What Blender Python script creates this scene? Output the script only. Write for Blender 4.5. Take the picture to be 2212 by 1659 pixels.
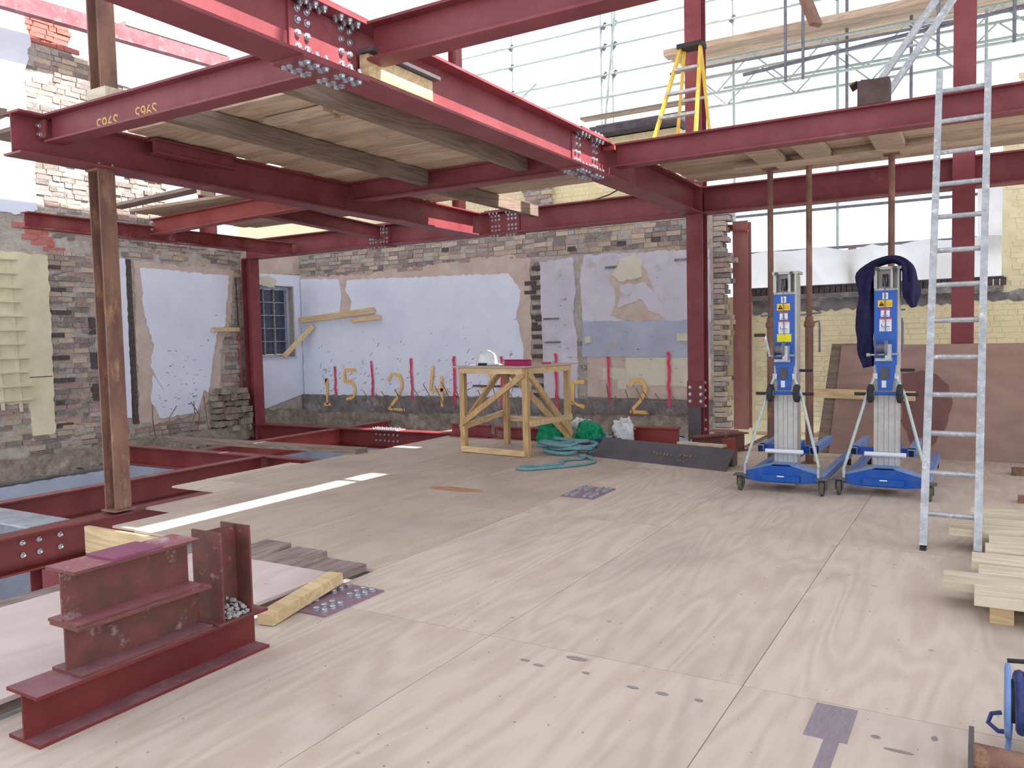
import bpy, bmesh, math, random
from mathutils import Vector, Matrix, noise
random.seed(7)
PI = math.pi
scene = bpy.context.scene
for o in list(bpy.data.objects): bpy.data.objects.remove(o)
C = scene.collection

# ------------------------------------------------------------------ camera
cam_d = bpy.data.cameras.new('camera'); cam = bpy.data.objects.new('camera', cam_d); C.objects.link(cam)
cam_d.sensor_fit = 'HORIZONTAL'; cam_d.sensor_width = 36.0; cam_d.lens = 1735.0*36.0/2212.0
cam_d.clip_start = 0.05; cam_d.clip_end = 400
cr = Vector((0.86164452, 0.50698932, -0.02303376)); cu = Vector((-0.00943554, 0.06138075, 0.99806982)); cf = Vector((-0.50742457, 0.85976406, -0.0576721))
mw = Matrix.Identity(4)
for i in range(3):
    mw[i][0] = cr[i]; mw[i][1] = cu[i]; mw[i][2] = -cf[i]
mw[0][3], mw[1][3], mw[2][3] = 0, 0, 1.43
cam.matrix_world = mw
scene.camera = cam

# ------------------------------------------------------------------ sky, sun, exposure
world = bpy.data.worlds.new('overcast_sky'); scene.world = world; world.use_nodes = True
wn = world.node_tree; wn.nodes.clear()
wo = wn.nodes.new('ShaderNodeOutputWorld'); wb = wn.nodes.new('ShaderNodeBackground')
wb.inputs['Color'].default_value = (0.88, 0.93, 1.0, 1); wb.inputs['Strength'].default_value = 1.9
wn.links.new(wb.outputs[0], wo.inputs[0])
sd = bpy.data.lights.new('sun', 'SUN'); sd.energy = 17.0; sd.angle = math.radians(0.6); sd.color = (1.0, 0.96, 0.9)
sun = bpy.data.objects.new('sun', sd); C.objects.link(sun)
sun.rotation_euler = Vector((-0.664, -0.16, -1.0)).to_track_quat('-Z', 'Y').to_euler()
scene.view_settings.view_transform = 'Standard'; scene.view_settings.look = 'None'
scene.view_settings.gamma = 1.0; scene.view_settings.use_curve_mapping = False
scene.view_settings.exposure = 0.0

# ------------------------------------------------------------------ materials
def lin(c):
    return tuple(((v/255.0)/12.92 if v/255.0 <= 0.04045 else (((v/255.0)+0.055)/1.055)**2.4) for v in c)
MATS = {}
def mat(name, a, b=None, scale=6.0, rough=0.7, metal=0.0, bump=0.0, bscale=40.0, stretch=None, c=None, cscale=3.0, cpos=(0.55, 0.7), rnd=0.0, contrast=(0.35, 0.65), spec=0.3, detail=4.0):
    """mottled procedural surface: a/b mixed by noise, c in patches, rnd = per-object value shift"""
    if name in MATS: return MATS[name]
    m = bpy.data.materials.new(name); m.use_nodes = True
    nt = m.node_tree; N = nt.nodes; L = nt.links
    bs = N['Principled BSDF']; bs.inputs['Roughness'].default_value = rough; bs.inputs['Metallic'].default_value = metal
    bs.inputs['Specular IOR Level'].default_value = spec
    tc = N.new('ShaderNodeTexCoord'); vec = tc.outputs['Object']
    oi = N.new('ShaderNodeObjectInfo')
    add = N.new('ShaderNodeVectorMath'); add.operation = 'MULTIPLY_ADD'
    cmb = N.new('ShaderNodeCombineXYZ')
    for i in range(3): L.new(oi.outputs['Random'], cmb.inputs[i])
    L.new(cmb.outputs[0], add.inputs[0]); add.inputs[1].default_value = (37, 53, 71); L.new(vec, add.inputs[2])
    vec = add.outputs[0]
    if stretch:
        mp = N.new('ShaderNodeMapping'); mp.inputs['Scale'].default_value = stretch; L.new(vec, mp.inputs[0]); vec = mp.outputs[0]
    ns = N.new('ShaderNodeTexNoise'); ns.inputs['Scale'].default_value = scale; ns.inputs['Detail'].default_value = detail; ns.inputs['Roughness'].default_value = 0.65
    L.new(vec, ns.inputs['Vector'])
    rp = N.new('ShaderNodeValToRGB'); rp.color_ramp.elements[0].position = contrast[0]; rp.color_ramp.elements[1].position = contrast[1]
    rp.color_ramp.elements[0].color = lin(a)+(1,); rp.color_ramp.elements[1].color = lin(b or a)+(1,)
    L.new(ns.outputs['Fac'], rp.inputs[0]); col = rp.outputs[0]
    if c:
        n2 = N.new('ShaderNodeTexNoise'); n2.inputs['Scale'].default_value = cscale; n2.inputs['Detail'].default_value = 6; n2.inputs['Roughness'].default_value = 0.7
        L.new(vec, n2.inputs['Vector'])
        r2 = N.new('ShaderNodeMapRange'); r2.inputs['From Min'].default_value = cpos[0]; r2.inputs['From Max'].default_value = cpos[1]
        L.new(n2.outputs['Fac'], r2.inputs['Value'])
        mx = N.new('ShaderNodeMix'); mx.data_type = 'RGBA'; L.new(r2.outputs[0], mx.inputs['Factor']); L.new(col, mx.inputs['A']); mx.inputs['B'].default_value = lin(c)+(1,)
        col = mx.outputs['Result']
    if rnd:
        hs = N.new('ShaderNodeHueSaturation'); mr = N.new('ShaderNodeMapRange')
        mr.inputs['To Min'].default_value = 1-rnd; mr.inputs['To Max'].default_value = 1+rnd
        L.new(oi.outputs['Random'], mr.inputs['Value']); L.new(mr.outputs[0], hs.inputs['Value']); L.new(col, hs.inputs['Color']); col = hs.outputs[0]
    L.new(col, bs.inputs['Base Color'])
    if bump:
        nb = N.new('ShaderNodeTexNoise'); nb.inputs['Scale'].default_value = bscale; nb.inputs['Detail'].default_value = 5
        L.new(vec, nb.inputs['Vector'])
        bp = N.new('ShaderNodeBump'); bp.inputs['Strength'].default_value = bump; bp.inputs['Distance'].default_value = 0.02
        L.new(nb.outputs['Fac'], bp.inputs['Height']); L.new(bp.outputs[0], bs.inputs['Normal'])
    MATS[name] = m
    return m

def wood(name, a, b, grain=(1, 14, 14), wave=3.0, knots=True, rough=0.75, rnd=0.12, dark=(120, 100, 90), distort=3.0):
    """planks and plywood: stretched rings with distortion, knots/spots, per-object shift"""
    if name in MATS: return MATS[name]
    m = bpy.data.materials.new(name); m.use_nodes = True
    nt = m.node_tree; N = nt.nodes; L = nt.links
    bs = N['Principled BSDF']; bs.inputs['Roughness'].default_value = rough; bs.inputs['Specular IOR Level'].default_value = 0.25
    tc = N.new('ShaderNodeTexCoord'); oi = N.new('ShaderNodeObjectInfo'); cmb = N.new('ShaderNodeCombineXYZ')
    for i in range(3): L.new(oi.outputs['Random'], cmb.inputs[i])
    add = N.new('ShaderNodeVectorMath'); add.operation = 'MULTIPLY_ADD'; add.inputs[1].default_value = (17, 23, 31)
    L.new(cmb.outputs[0], add.inputs[0]); L.new(tc.outputs['Object'], add.inputs[2])
    mp = N.new('ShaderNodeMapping'); mp.inputs['Scale'].default_value = grain; L.new(add.outputs[0], mp.inputs[0])
    n0 = N.new('ShaderNodeTexNoise'); n0.inputs['Scale'].default_value = 0.55; n0.inputs['Detail'].default_value = 1.5; n0.inputs['Distortion'].default_value = 0.4; L.new(mp.outputs[0], n0.inputs['Vector'])
    mu = N.new('ShaderNodeMath'); mu.operation = 'MULTIPLY'; mu.inputs[1].default_value = wave*6; L.new(n0.outputs['Fac'], mu.inputs[0])
    fr = N.new('ShaderNodeMath'); fr.operation = 'PINGPONG'; fr.inputs[1].default_value = 0.5; L.new(mu.outputs[0], fr.inputs[0])
    n1 = N.new('ShaderNodeTexNoise'); n1.inputs['Scale'].default_value = 5; n1.inputs['Detail'].default_value = 6; L.new(mp.outputs[0], n1.inputs['Vector'])
    ad = N.new('ShaderNodeMath'); ad.operation = 'ADD'; L.new(fr.outputs[0], ad.inputs[0]); L.new(n1.outputs['Fac'], ad.inputs[1])
    rp = N.new('ShaderNodeValToRGB'); e = rp.color_ramp.elements
    e[0].position = 0.5; e[1].position = 0.95; e[0].color = lin(b)+(1,); e[1].color = lin(a)+(1,)
    L.new(ad.outputs[0], rp.inputs[0]); col = rp.outputs[0]
    n3 = N.new('ShaderNodeTexNoise'); n3.inputs['Scale'].default_value = 1.3; n3.inputs['Detail'].default_value = 7; L.new(add.outputs[0], n3.inputs['Vector'])
    r3 = N.new('ShaderNodeMapRange'); r3.inputs['From Min'].default_value = 0.5; r3.inputs['From Max'].default_value = 0.8; r3.inputs['To Max'].default_value = 0.55
    L.new(n3.outputs['Fac'], r3.inputs['Value'])
    mx = N.new('ShaderNodeMix'); mx.data_type = 'RGBA'; L.new(r3.outputs[0], mx.inputs['Factor']); L.new(col, mx.inputs['A'])
    mx.inputs['B'].default_value = lin(tuple(int(v*0.8) for v in b))+(1,); col = mx.outputs['Result']
    if knots:
        vo = N.new('ShaderNodeTexVoronoi'); vo.inputs['Scale'].default_value = 3.0
        mk = N.new('ShaderNodeMapping'); mk.inputs['Scale'].default_value = tuple(1+0.02*g for g in grain); L.new(add.outputs[0], mk.inputs[0]); L.new(mk.outputs[0], vo.inputs['Vector'])
        rk = N.new('ShaderNodeMapRange'); rk.inputs['From Min'].default_value = 0.035; rk.inputs['From Max'].default_value = 0.05; rk.inputs['To Min'].default_value = 0.75; rk.inputs['To Max'].default_value = 0.0
        L.new(vo.outputs['Distance'], rk.inputs['Value'])
        m2 = N.new('ShaderNodeMix'); m2.data_type = 'RGBA'; L.new(rk.outputs[0], m2.inputs['Factor']); L.new(col, m2.inputs['A']); m2.inputs['B'].default_value = lin(dark)+(1,); col = m2.outputs['Result']
    hs = N.new('ShaderNodeHueSaturation'); mr = N.new('ShaderNodeMapRange'); mr.inputs['To Min'].default_value = 1-rnd; mr.inputs['To Max'].default_value = 1+rnd
    L.new(oi.outputs['Random'], mr.inputs['Value']); L.new(mr.outputs[0], hs.inputs['Value']); L.new(col, hs.inputs['Color'])
    L.new(hs.outputs[0], bs.inputs['Base Color'])
    bp = N.new('ShaderNodeBump'); bp.inputs['Strength'].default_value = 0.15; bp.inputs['Distance'].default_value = 0.004
    L.new(ad.outputs[0], bp.inputs['Height']); L.new(bp.outputs[0], bs.inputs['Normal'])
    MATS[name] = m
    return m

RED = mat('red_oxide_steel', (118, 52, 57), (136, 68, 73), scale=2.5, rough=0.5, c=(158, 112, 114), cscale=1.4, cpos=(0.62, 0.85), spec=0.35)
REDB = mat('bright_red_oxide_steel', (142, 58, 54), (156, 74, 68), scale=2.5, rough=0.5)
REDD = mat('dusty_red_steel', (120, 48, 50), (150, 80, 78), scale=3, rough=0.65, c=(185, 165, 160), cscale=2.2, cpos=(0.58, 0.75))
RUST = mat('rusty_prop_steel', (144, 110, 92), (112, 82, 74), scale=5, rough=0.8, c=(186, 146, 112), cscale=9, cpos=(0.55, 0.75), stretch=(1, 1, 0.35))
REDF = mat('dark_red_floor_steel', (104, 38, 38), (120, 50, 48), scale=2.5, rough=0.5)
DUST = mat('dusty_flange_face', (146, 104, 102), (126, 80, 80), scale=4, rough=0.75, c=(168, 140, 134), cscale=5, cpos=(0.55, 0.75))
DUSTP = mat('purple_dusty_flange_face', (148, 104, 112), (126, 80, 86), scale=5, rough=0.7, c=(176, 152, 154), cscale=6, cpos=(0.55, 0.75))
DUSTR = mat('dusty_pink_brown_steel', (142, 90, 84), (158, 108, 100), scale=3, rough=0.7, stretch=(1, 1, 0.4))
def dusty(o, m, lim=0.9):
    o.data.materials.append(m); k = len(o.data.materials)-1
    for f in o.data.polygons:
        if f.normal.z > lim: f.material_index = k
SCRAP = mat('scuffed_offcut_steel', (122, 70, 66), (94, 64, 57), scale=9, rough=0.6, c=(190, 165, 165), cscale=7, cpos=(0.6, 0.78))
SCRAPP = mat('pink_dust_steel', (164, 104, 112), (140, 80, 88), scale=6, rough=0.6, c=(205, 180, 185), cscale=6, cpos=(0.55, 0.75))
PURP = mat('purple_primed_plate', (128, 62, 92), (140, 76, 104), scale=8, rough=0.5)
DARKST = mat('dark_grey_steel_plate', (84, 80, 88), (100, 94, 98), scale=4, rough=0.55, metal=0.2)
GREYST = mat('bright_grey_steel_flange', (140, 146, 160), (168, 172, 184), scale=5, rough=0.45, metal=0.4)
ZINC = mat('zinc_bolt', (200, 203, 208), (170, 175, 182), scale=60, rough=0.3, metal=0.75)
GALV = mat('galvanised_tube', (170, 185, 180), (190, 200, 198), scale=12, rough=0.5, metal=0.3)
GALVD = mat('dark_scaffold_tube', (105, 108, 120), (130, 130, 138), scale=12, rough=0.55, metal=0.3)
ALU = mat('weathered_aluminium', (190, 192, 194), (160, 163, 168), scale=14, rough=0.42, metal=0.5, c=(225, 225, 225), cscale=20, cpos=(0.55, 0.7))
MASTAL = mat('mast_aluminium', (196, 192, 186), (178, 174, 170), scale=8, rough=0.45, metal=0.25)
BLUE = mat('blue_enamel', (12, 82, 170), (18, 92, 186), scale=3, rough=0.4, spec=0.5)
BLUED = mat('dusty_blue_enamel', (18, 80, 168), (60, 95, 150), scale=9, rough=0.5, contrast=(0.45, 0.75))
BLUEL = mat('pale_dusty_blue_enamel', (100, 135, 195), (130, 155, 200), scale=8, rough=0.5)
RUBBER = mat('black_rubber', (48, 46, 50), (62, 60, 62), scale=20, rough=0.8)
TYRE = mat('dusty_tyre_rubber', (112, 104, 92), (84, 78, 72), scale=20, rough=0.85)
WHITEP = mat('white_label', (226, 226, 232), rough=0.5)
REDP = mat('red_label_print', (205, 80, 90), rough=0.5)
YELP = mat('amber_label', (236, 190, 40), rough=0.5)
YELL = mat('yellow_label', (232, 224, 40), rough=0.5)
BLACKP = mat('black_print', (30, 28, 30), rough=0.6)
GREYP = mat('grey_print', (150, 155, 170), rough=0.6)
SCUFF = mat('grey_scuff', (158, 146, 144), (140, 130, 132), scale=20, rough=0.8)
MAUVE = mat('mauve_dusty_plate', (150, 122, 136), (132, 104, 120), scale=10, rough=0.6)
NAVY = mat('navy_cloth', (30, 28, 62), (42, 38, 78), scale=14, rough=0.9, bump=0.3, bscale=60)
YELFG = mat('yellow_fibreglass', (232, 196, 70), (214, 176, 60), scale=10, rough=0.45)
CARD = mat('dark_cardboard', (98, 80, 78), (80, 64, 62), scale=7, rough=0.9)
ROPE = mat('teal_rope', (146, 188, 194), (108, 154, 162), scale=60, rough=0.9, bump=0.8, bscale=120)
GREENB = mat('green_netting', (20, 170, 120), (8, 120, 86), scale=18, rough=0.6, bump=0.6, bscale=40)
SACK = mat('white_polythene', (235, 238, 240), (205, 210, 214), scale=10, rough=0.35, bump=0.3, bscale=20)
HELM = mat('white_hard_hat_shell', (232, 236, 244), rough=0.25, spec=0.5)
PINKP = mat('pink_painted_steel', (196, 42, 110), (176, 36, 92), scale=10, rough=0.45)
PLY = wood('pale_plywood', (206, 191, 177), (195, 177, 163), grain=(5, 0.8, 5), wave=1.7, dark=(158, 140, 132), rnd=0.03)
PLYD = wood('trodden_plywood', (194, 178, 164), (186, 168, 154), grain=(4, 1.0, 4), wave=0.8, dark=(150, 132, 126), rnd=0.03)
PLYL = wood('loose_plywood', (212, 194, 190), (202, 184, 180), grain=(3, 1.0, 3), wave=0.8, dark=(160, 140, 135), rnd=0.04)
HOARD = wood('brown_hardboard', (170, 140, 128), (158, 128, 118), grain=(1, 3, 3), wave=0.8, knots=False, rnd=0.08)
BOARDX = wood('deck_board', (200, 176, 152), (176, 152, 130), grain=(1.0, 9, 9), wave=1.6, dark=(90, 66, 50), rnd=0.16)
TIMY = wood('dark_timber_joist', (142, 122, 108), (118, 100, 90), grain=(12, 1.0, 12), wave=1.6, rnd=0.1)
TIMX = wood('grey_timber', (150, 132, 120), (124, 108, 98), grain=(1.0, 12, 12), wave=1.6, rnd=0.12)
TIMG = wood('weathered_board', (160, 142, 136), (128, 112, 108), grain=(9, 1.0, 9), wave=1.6, rnd=0.12)
NEWX = wood('new_softwood_lengthways', (226, 200, 158), (206, 176, 134), grain=(1.0, 10, 10), wave=1.5, dark=(150, 110, 80), rnd=0.07)
NEWZ = wood('new_softwood_upright', (206, 174, 128), (184, 150, 106), grain=(10, 10, 1.0), wave=1.5, dark=(140, 100, 70), rnd=0.08)
PALEX = wood('pale_sawn_board', (218, 206, 182), (198, 184, 158), grain=(1.0, 9, 9), wave=1.6, dark=(110, 100, 100), rnd=0.06)
PLAST = mat('white_wall_plaster', (226, 230, 243), (214, 219, 236), scale=1.3, rough=0.9, bump=0.15, bscale=14, c=(178, 170, 168), cscale=5, cpos=(0.66, 0.8))
PLASTL = mat('lavender_wall_plaster', (208, 204, 214), (194, 190, 200), scale=2.2, rough=0.9, bump=0.2, bscale=14, c=(172, 158, 146), cscale=2.4, cpos=(0.56, 0.75))
PINKPL = mat('pink_backing_plaster', (204, 186, 176), (188, 166, 154), scale=4, rough=0.92, bump=0.3, bscale=18)
GREYPL = mat('grey_blue_render', (178, 184, 204), (164, 168, 188), scale=2, rough=0.92, bump=0.3, bscale=14, c=(190, 168, 156), cscale=3.5, cpos=(0.56, 0.66))
CREAM = mat('cream_paint', (222, 214, 184), (208, 198, 166), scale=3, rough=0.85, bump=0.3, bscale=10)
CREAM2 = mat('cream_plaster_patch', (214, 208, 188), (204, 196, 176), scale=3, rough=0.9, bump=0.15, bscale=14)
CONC = mat('grey_concrete_band', (134, 130, 130), (104, 98, 96), scale=5, rough=0.95, bump=0.8, bscale=16, c=(172, 166, 162), cscale=3, cpos=(0.55, 0.72))
RUBB = mat('rubble_mortar', (156, 144, 132), (118, 106, 96), scale=7, rough=0.95, bump=1.0, bscale=14, c=(176, 166, 158), cscale=4, cpos=(0.55, 0.7))
MORT = mat('lime_mortar', (190, 181, 173), (164, 155, 147), scale=9, rough=0.95, bump=0.6, bscale=30)
BASEPL = mat('pale_basement_plaster', (176, 184, 202), (158, 164, 182), scale=2, rough=0.9)
BR = [mat('stock_brick_%s' % n, a, b, scale=22, rough=0.92, bump=0.5, bscale=50, rnd=0.14, c=(190, 182, 176), cscale=9, cpos=(0.56, 0.72)) for n, a, b in
      (('buff', (194, 176, 156), (176, 158, 140)), ('grey', (180, 170, 164), (158, 150, 144)), ('plum', (174, 150, 143), (154, 132, 126)), ('sooty', (146, 136, 130), (122, 114, 110)))]
BRR = [mat('red_brick_%s' % n, a, b, scale=22, rough=0.9, bump=0.4, bscale=50, rnd=0.1) for n, a, b in
       (('orange', (194, 118, 104), (180, 104, 92)), ('rose', (186, 116, 110), (172, 104, 100)))]
BRD = mat('engineering_brick', (76, 66, 66), (96, 86, 82), scale=18, rough=0.9)
YBR = mat('yellow_painted_brick', (234, 224, 186), (222, 208, 168), scale=4, rough=0.85, bump=0.3, bscale=25, c=(196, 176, 140), cscale=3, cpos=(0.6, 0.8))
SPRAYO = mat('orange_spray_paint', (236, 196, 126), (228, 178, 96), scale=14, rough=0.8)
SPRAYR = mat('red_spray_paint', (206, 52, 84), (220, 84, 116), scale=14, rough=0.8)
CHALK = mat('yellow_chalk', (170, 150, 60), rough=0.9)
CHALKW = mat('pale_paint_marker', (210, 170, 110), rough=0.8)
GLASSD = mat('dark_window_glass', (62, 72, 96), (76, 86, 110), scale=3, rough=0.15, spec=0.6)
FRAMEW = mat('flaking_white_frame', (198, 204, 220), (170, 176, 190), scale=20, rough=0.7)
STEELW = mat('weathered_window_bar', (196, 196, 188), (120, 122, 120), scale=30, rough=0.7)
TAPE = mat('grey_floor_patch', (150, 138, 146), (136, 124, 132), scale=18, rough=0.8, stretch=(8, 1, 1))
LEAD = mat('dark_bitumen_edge', (74, 72, 84), (98, 94, 100), scale=8, rough=0.85)
DEBR = mat('gravel_chips', (190, 186, 184), (128, 122, 120), scale=30, rough=0.95)
CABLE = mat('blue_cable', (62, 74, 126), (46, 54, 100), scale=30, rough=0.5)
def sheetmat():
    m = bpy.data.materials.new('translucent_sheeting'); m.use_nodes = True; nt = m.node_tree; N = nt.nodes; L = nt.links
    out = N['Material Output']; N.remove(N['Principled BSDF'])
    d = N.new('ShaderNodeBsdfDiffuse'); t = N.new('ShaderNodeBsdfTranslucent'); mx = N.new('ShaderNodeMixShader'); mx.inputs[0].default_value = 0.6
    ns = N.new('ShaderNodeTexNoise'); ns.inputs['Scale'].default_value = 2.0; ns.inputs['Detail'].default_value = 5
    rp = N.new('ShaderNodeValToRGB'); rp.color_ramp.elements[0].color = (0.50, 0.48, 0.48, 1); rp.color_ramp.elements[1].color = (0.80, 0.80, 0.82, 1)
    L.new(ns.outputs['Fac'], rp.inputs[0]); L.new(rp.outputs[0], d.inputs['Color']); L.new(rp.outputs[0], t.inputs['Color'])
    L.new(d.outputs[0], mx.inputs[1]); L.new(t.outputs[0], mx.inputs[2]); L.new(mx.outputs[0], out.inputs[0])
    return m
SHEET = sheetmat()
SHEETB = mat('opaque_blocker_sheet', (225, 225, 228), (210, 212, 216), scale=2, rough=0.6)  # for the added sun blocking sheets above the frame

# ------------------------------------------------------------------ mesh helpers (all in world coordinates)
class MB:
    def __init__(s): s.v = []; s.f = []; s.mi = []; s.smooth = False
    def add(s, vs, fs, mi=0):
        b = len(s.v); s.v += [tuple(p) for p in vs]; s.f += [tuple(b+i for i in f) for f in fs]; s.mi += [mi]*len(fs); return s
    def box(s, x0, x1, y0, y1, z0, z1, mi=0):
        return s.add([(x0,y0,z0),(x1,y0,z0),(x1,y1,z0),(x0,y1,z0),(x0,y0,z1),(x1,y0,z1),(x1,y1,z1),(x0,y1,z1)],
                     [(0,3,2,1),(4,5,6,7),(0,1,5,4),(1,2,6,5),(2,3,7,6),(3,0,4,7)], mi)
    def bar(s, p0, p1, w, h, up=(0,0,1), mi=0):
        p0, p1 = Vector(p0), Vector(p1); d = (p1-p0).normalized(); u = Vector(up)
        if abs(d.dot(u)) > 0.98: u = Vector((0,1,0))
        r = d.cross(u).normalized(); u = r.cross(d).normalized(); q = []
        for p in (p0, p1):
            for a, b in ((-1,-1),(1,-1),(1,1),(-1,1)): q.append(p+r*(a*w/2)+u*(b*h/2))
        return s.add(q, [(0,1,2,3),(7,6,5,4),(0,4,5,1),(1,5,6,2),(2,6,7,3),(3,7,4,0)], mi)
    def prism(s, prof, p0, p1, up=(0,0,1), mi=0):
        """extrude a 2D profile (r, u) from p0 to p1"""
        p0, p1 = Vector(p0), Vector(p1); d = (p1-p0).normalized(); u = Vector(up)
        if abs(d.dot(u)) > 0.98: u = Vector((0,1,0))
        r = d.cross(u).normalized(); u = r.cross(d).normalized(); n = len(prof)
        q = [p+r*a+u*b for p in (p0, p1) for a, b in prof]
        fs = [tuple(range(n)), tuple(range(2*n-1, n-1, -1))]+[(i, i+n, (i+1) % n+n, (i+1) % n) for i in range(n)]
        return s.add(q, fs, mi)
    def tube(s, pts, r, n=8, cap=True, mi=0):
        pts = [Vector(p) for p in pts]; rs = r if isinstance(r, (list, tuple)) else [r]*len(pts)
        vs = []; prev = None
        for i, p in enumerate(pts):
            d = (pts[min(i+1, len(pts)-1)]-pts[max(i-1, 0)]).normalized()
            if prev is None:
                a = Vector((0,0,1)) if abs(d.z) < 0.9 else Vector((1,0,0)); u = (a-d*a.dot(d)).normalized()
            else: u = (prev-d*prev.dot(d)).normalized()
            prev = u; w = d.cross(u)
            for k in range(n): t = 2*PI*k/n; vs.append(p+(u*math.cos(t)+w*math.sin(t))*rs[i])
        fs = []
        for i in range(len(pts)-1):
            for k in range(n): fs.append((i*n+k, i*n+(k+1) % n, (i+1)*n+(k+1) % n, (i+1)*n+k))
        if cap: fs.append(tuple(reversed(range(n)))); fs.append(tuple(range((len(pts)-1)*n, len(pts)*n)))
        return s.add(vs, fs, mi)
    def lathe(s, c, prof, axis=(0,0,1), n=16, mi=0):
        c = Vector(c); ax = Vector(axis).normalized(); a = Vector((1,0,0)) if abs(ax.x) < 0.9 else Vector((0,1,0))
        u = (a-ax*a.dot(ax)).normalized(); w = ax.cross(u); vs = []
        for r, h in prof:
            for k in range(n): t = 2*PI*k/n; vs.append(c+ax*h+(u*math.cos(t)+w*math.sin(t))*r)
        fs = []
        for i in range(len(prof)-1):
            for k in range(n): fs.append((i*n+k, i*n+(k+1) % n, (i+1)*n+(k+1) % n, (i+1)*n+k))
        fs.append(tuple(reversed(range(n)))); fs.append(tuple(range((len(prof)-1)*n, len(prof)*n)))
        return s.add(vs, fs, mi)
    def mesh(s, name, mats, org=(0,0,0)):
        o = Vector(org); me = bpy.data.meshes.new(name)
        me.from_pydata([tuple(Vector(p)-o) for p in s.v], [], s.f)
        for m in (mats if isinstance(mats, (list, tuple)) else [mats]): me.materials.append(m)
        if any(s.mi): me.polygons.foreach_set('material_index', s.mi)
        bm = bmesh.new(); bm.from_mesh(me); bmesh.ops.recalc_face_normals(bm, faces=bm.faces); bm.to_mesh(me); bm.free()
        if s.smooth:
            for p in me.polygons: p.use_smooth = True
        me.update(); return me
    def build(s, name, mats, parent=None, label=None, cat=None, group=None, kind=None):
        xs, ys, zs = zip(*s.v)
        org = Vector(((min(xs)+max(xs))/2, (min(ys)+max(ys))/2, min(zs)))
        ob = bpy.data.objects.new(name, s.mesh(name, mats, org)); C.objects.link(ob)
        put(ob, org, parent); tag(ob, label, cat, group, kind); return ob
WL = {}
def put(ob, org, parent):
    org = Vector(org)
    if parent is not None:
        ob.parent = parent; ob.location = org-WL[parent.name]
    else: ob.location = org
    WL[ob.name] = org
def tag(o, label=None, cat=None, group=None, kind=None):
    if label: o['label'] = label
    if cat: o['category'] = cat
    if group: o['group'] = group
    if kind: o['kind'] = kind
    return o
def thing(name, loc, label=None, cat=None, group=None, kind=None):
    e = bpy.data.objects.new(name, None); e.empty_display_size = 0.1; C.objects.link(e); put(e, loc, None); return tag(e, label, cat, group, kind)
def inst(name, me, loc, parent, scale=None, rot=None):
    o = bpy.data.objects.new(name, me); C.objects.link(o); put(o, loc, parent)
    if scale: o.scale = scale
    if rot: o.rotation_euler = rot
    return o

# ---- steel sections
def isec(d, b, tf=0.014, tw=0.010):
    h = d/2; w = b/2; t = tw/2
    return [(-w,-h),(w,-h),(w,-h+tf),(t,-h+tf),(t,h-tf),(w,h-tf),(w,h),(-w,h),(-w,h-tf),(-t,h-tf),(-t,-h+tf),(-w,-h+tf)]
def beam_mb(p0, p1, d, b, tf=0.014, tw=0.010, up=(0,0,1)): return MB().prism(isec(d, b, tf, tw), p0, p1, up)
def hexbolt(axis, shank=True):
    m = MB(); ax = Vector(axis); a = Vector((1,0,0)) if abs(ax.x) < 0.9 else Vector((0,1,0))
    m.lathe((0,0,0), [(0.021, 0), (0.021, 0.004)], axis, 10); m.lathe(ax*0.004, [(0.0165, 0), (0.0165, 0.013), (0.012, 0.016)], axis, 6); 
    if shank: m.lathe(ax*0.018, [(0.010, 0), (0.010, 0.014)], axis, 6)
    return m.mesh('hex_bolt', ZINC)
def domebolt():
    m = MB(); m.lathe((0,0,0), [(0.023, 0), (0.023, 0.004)], (0,0,1), 12); m.lathe((0,0,0.004), [(0.018, 0), (0.018, 0.012), (0.014, 0.016)], (0,0,1), 6); return m.mesh('hex_bolt', ZINC)
BOLT = {k: hexbolt(v) for k, v in (('+x',(1,0,0)),('-y',(0,-1,0)),('+z',(0,0,1)),('-z',(0,0,-1)))}
BOLT['flat'] = domebolt(); BOLT['head_x'] = hexbolt((1,0,0), False); BOLT['head_down'] = hexbolt((0,0,-1), False); BOLT['head_y'] = hexbolt((0,-1,0), False)

# ------------------------------------------------------------------ the setting: lower ground, walls
MB().box(-12.2, -3.0, -2.5, 12.0, -2.95, -2.8).build('floor_basement', CONC, kind='structure')

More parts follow.
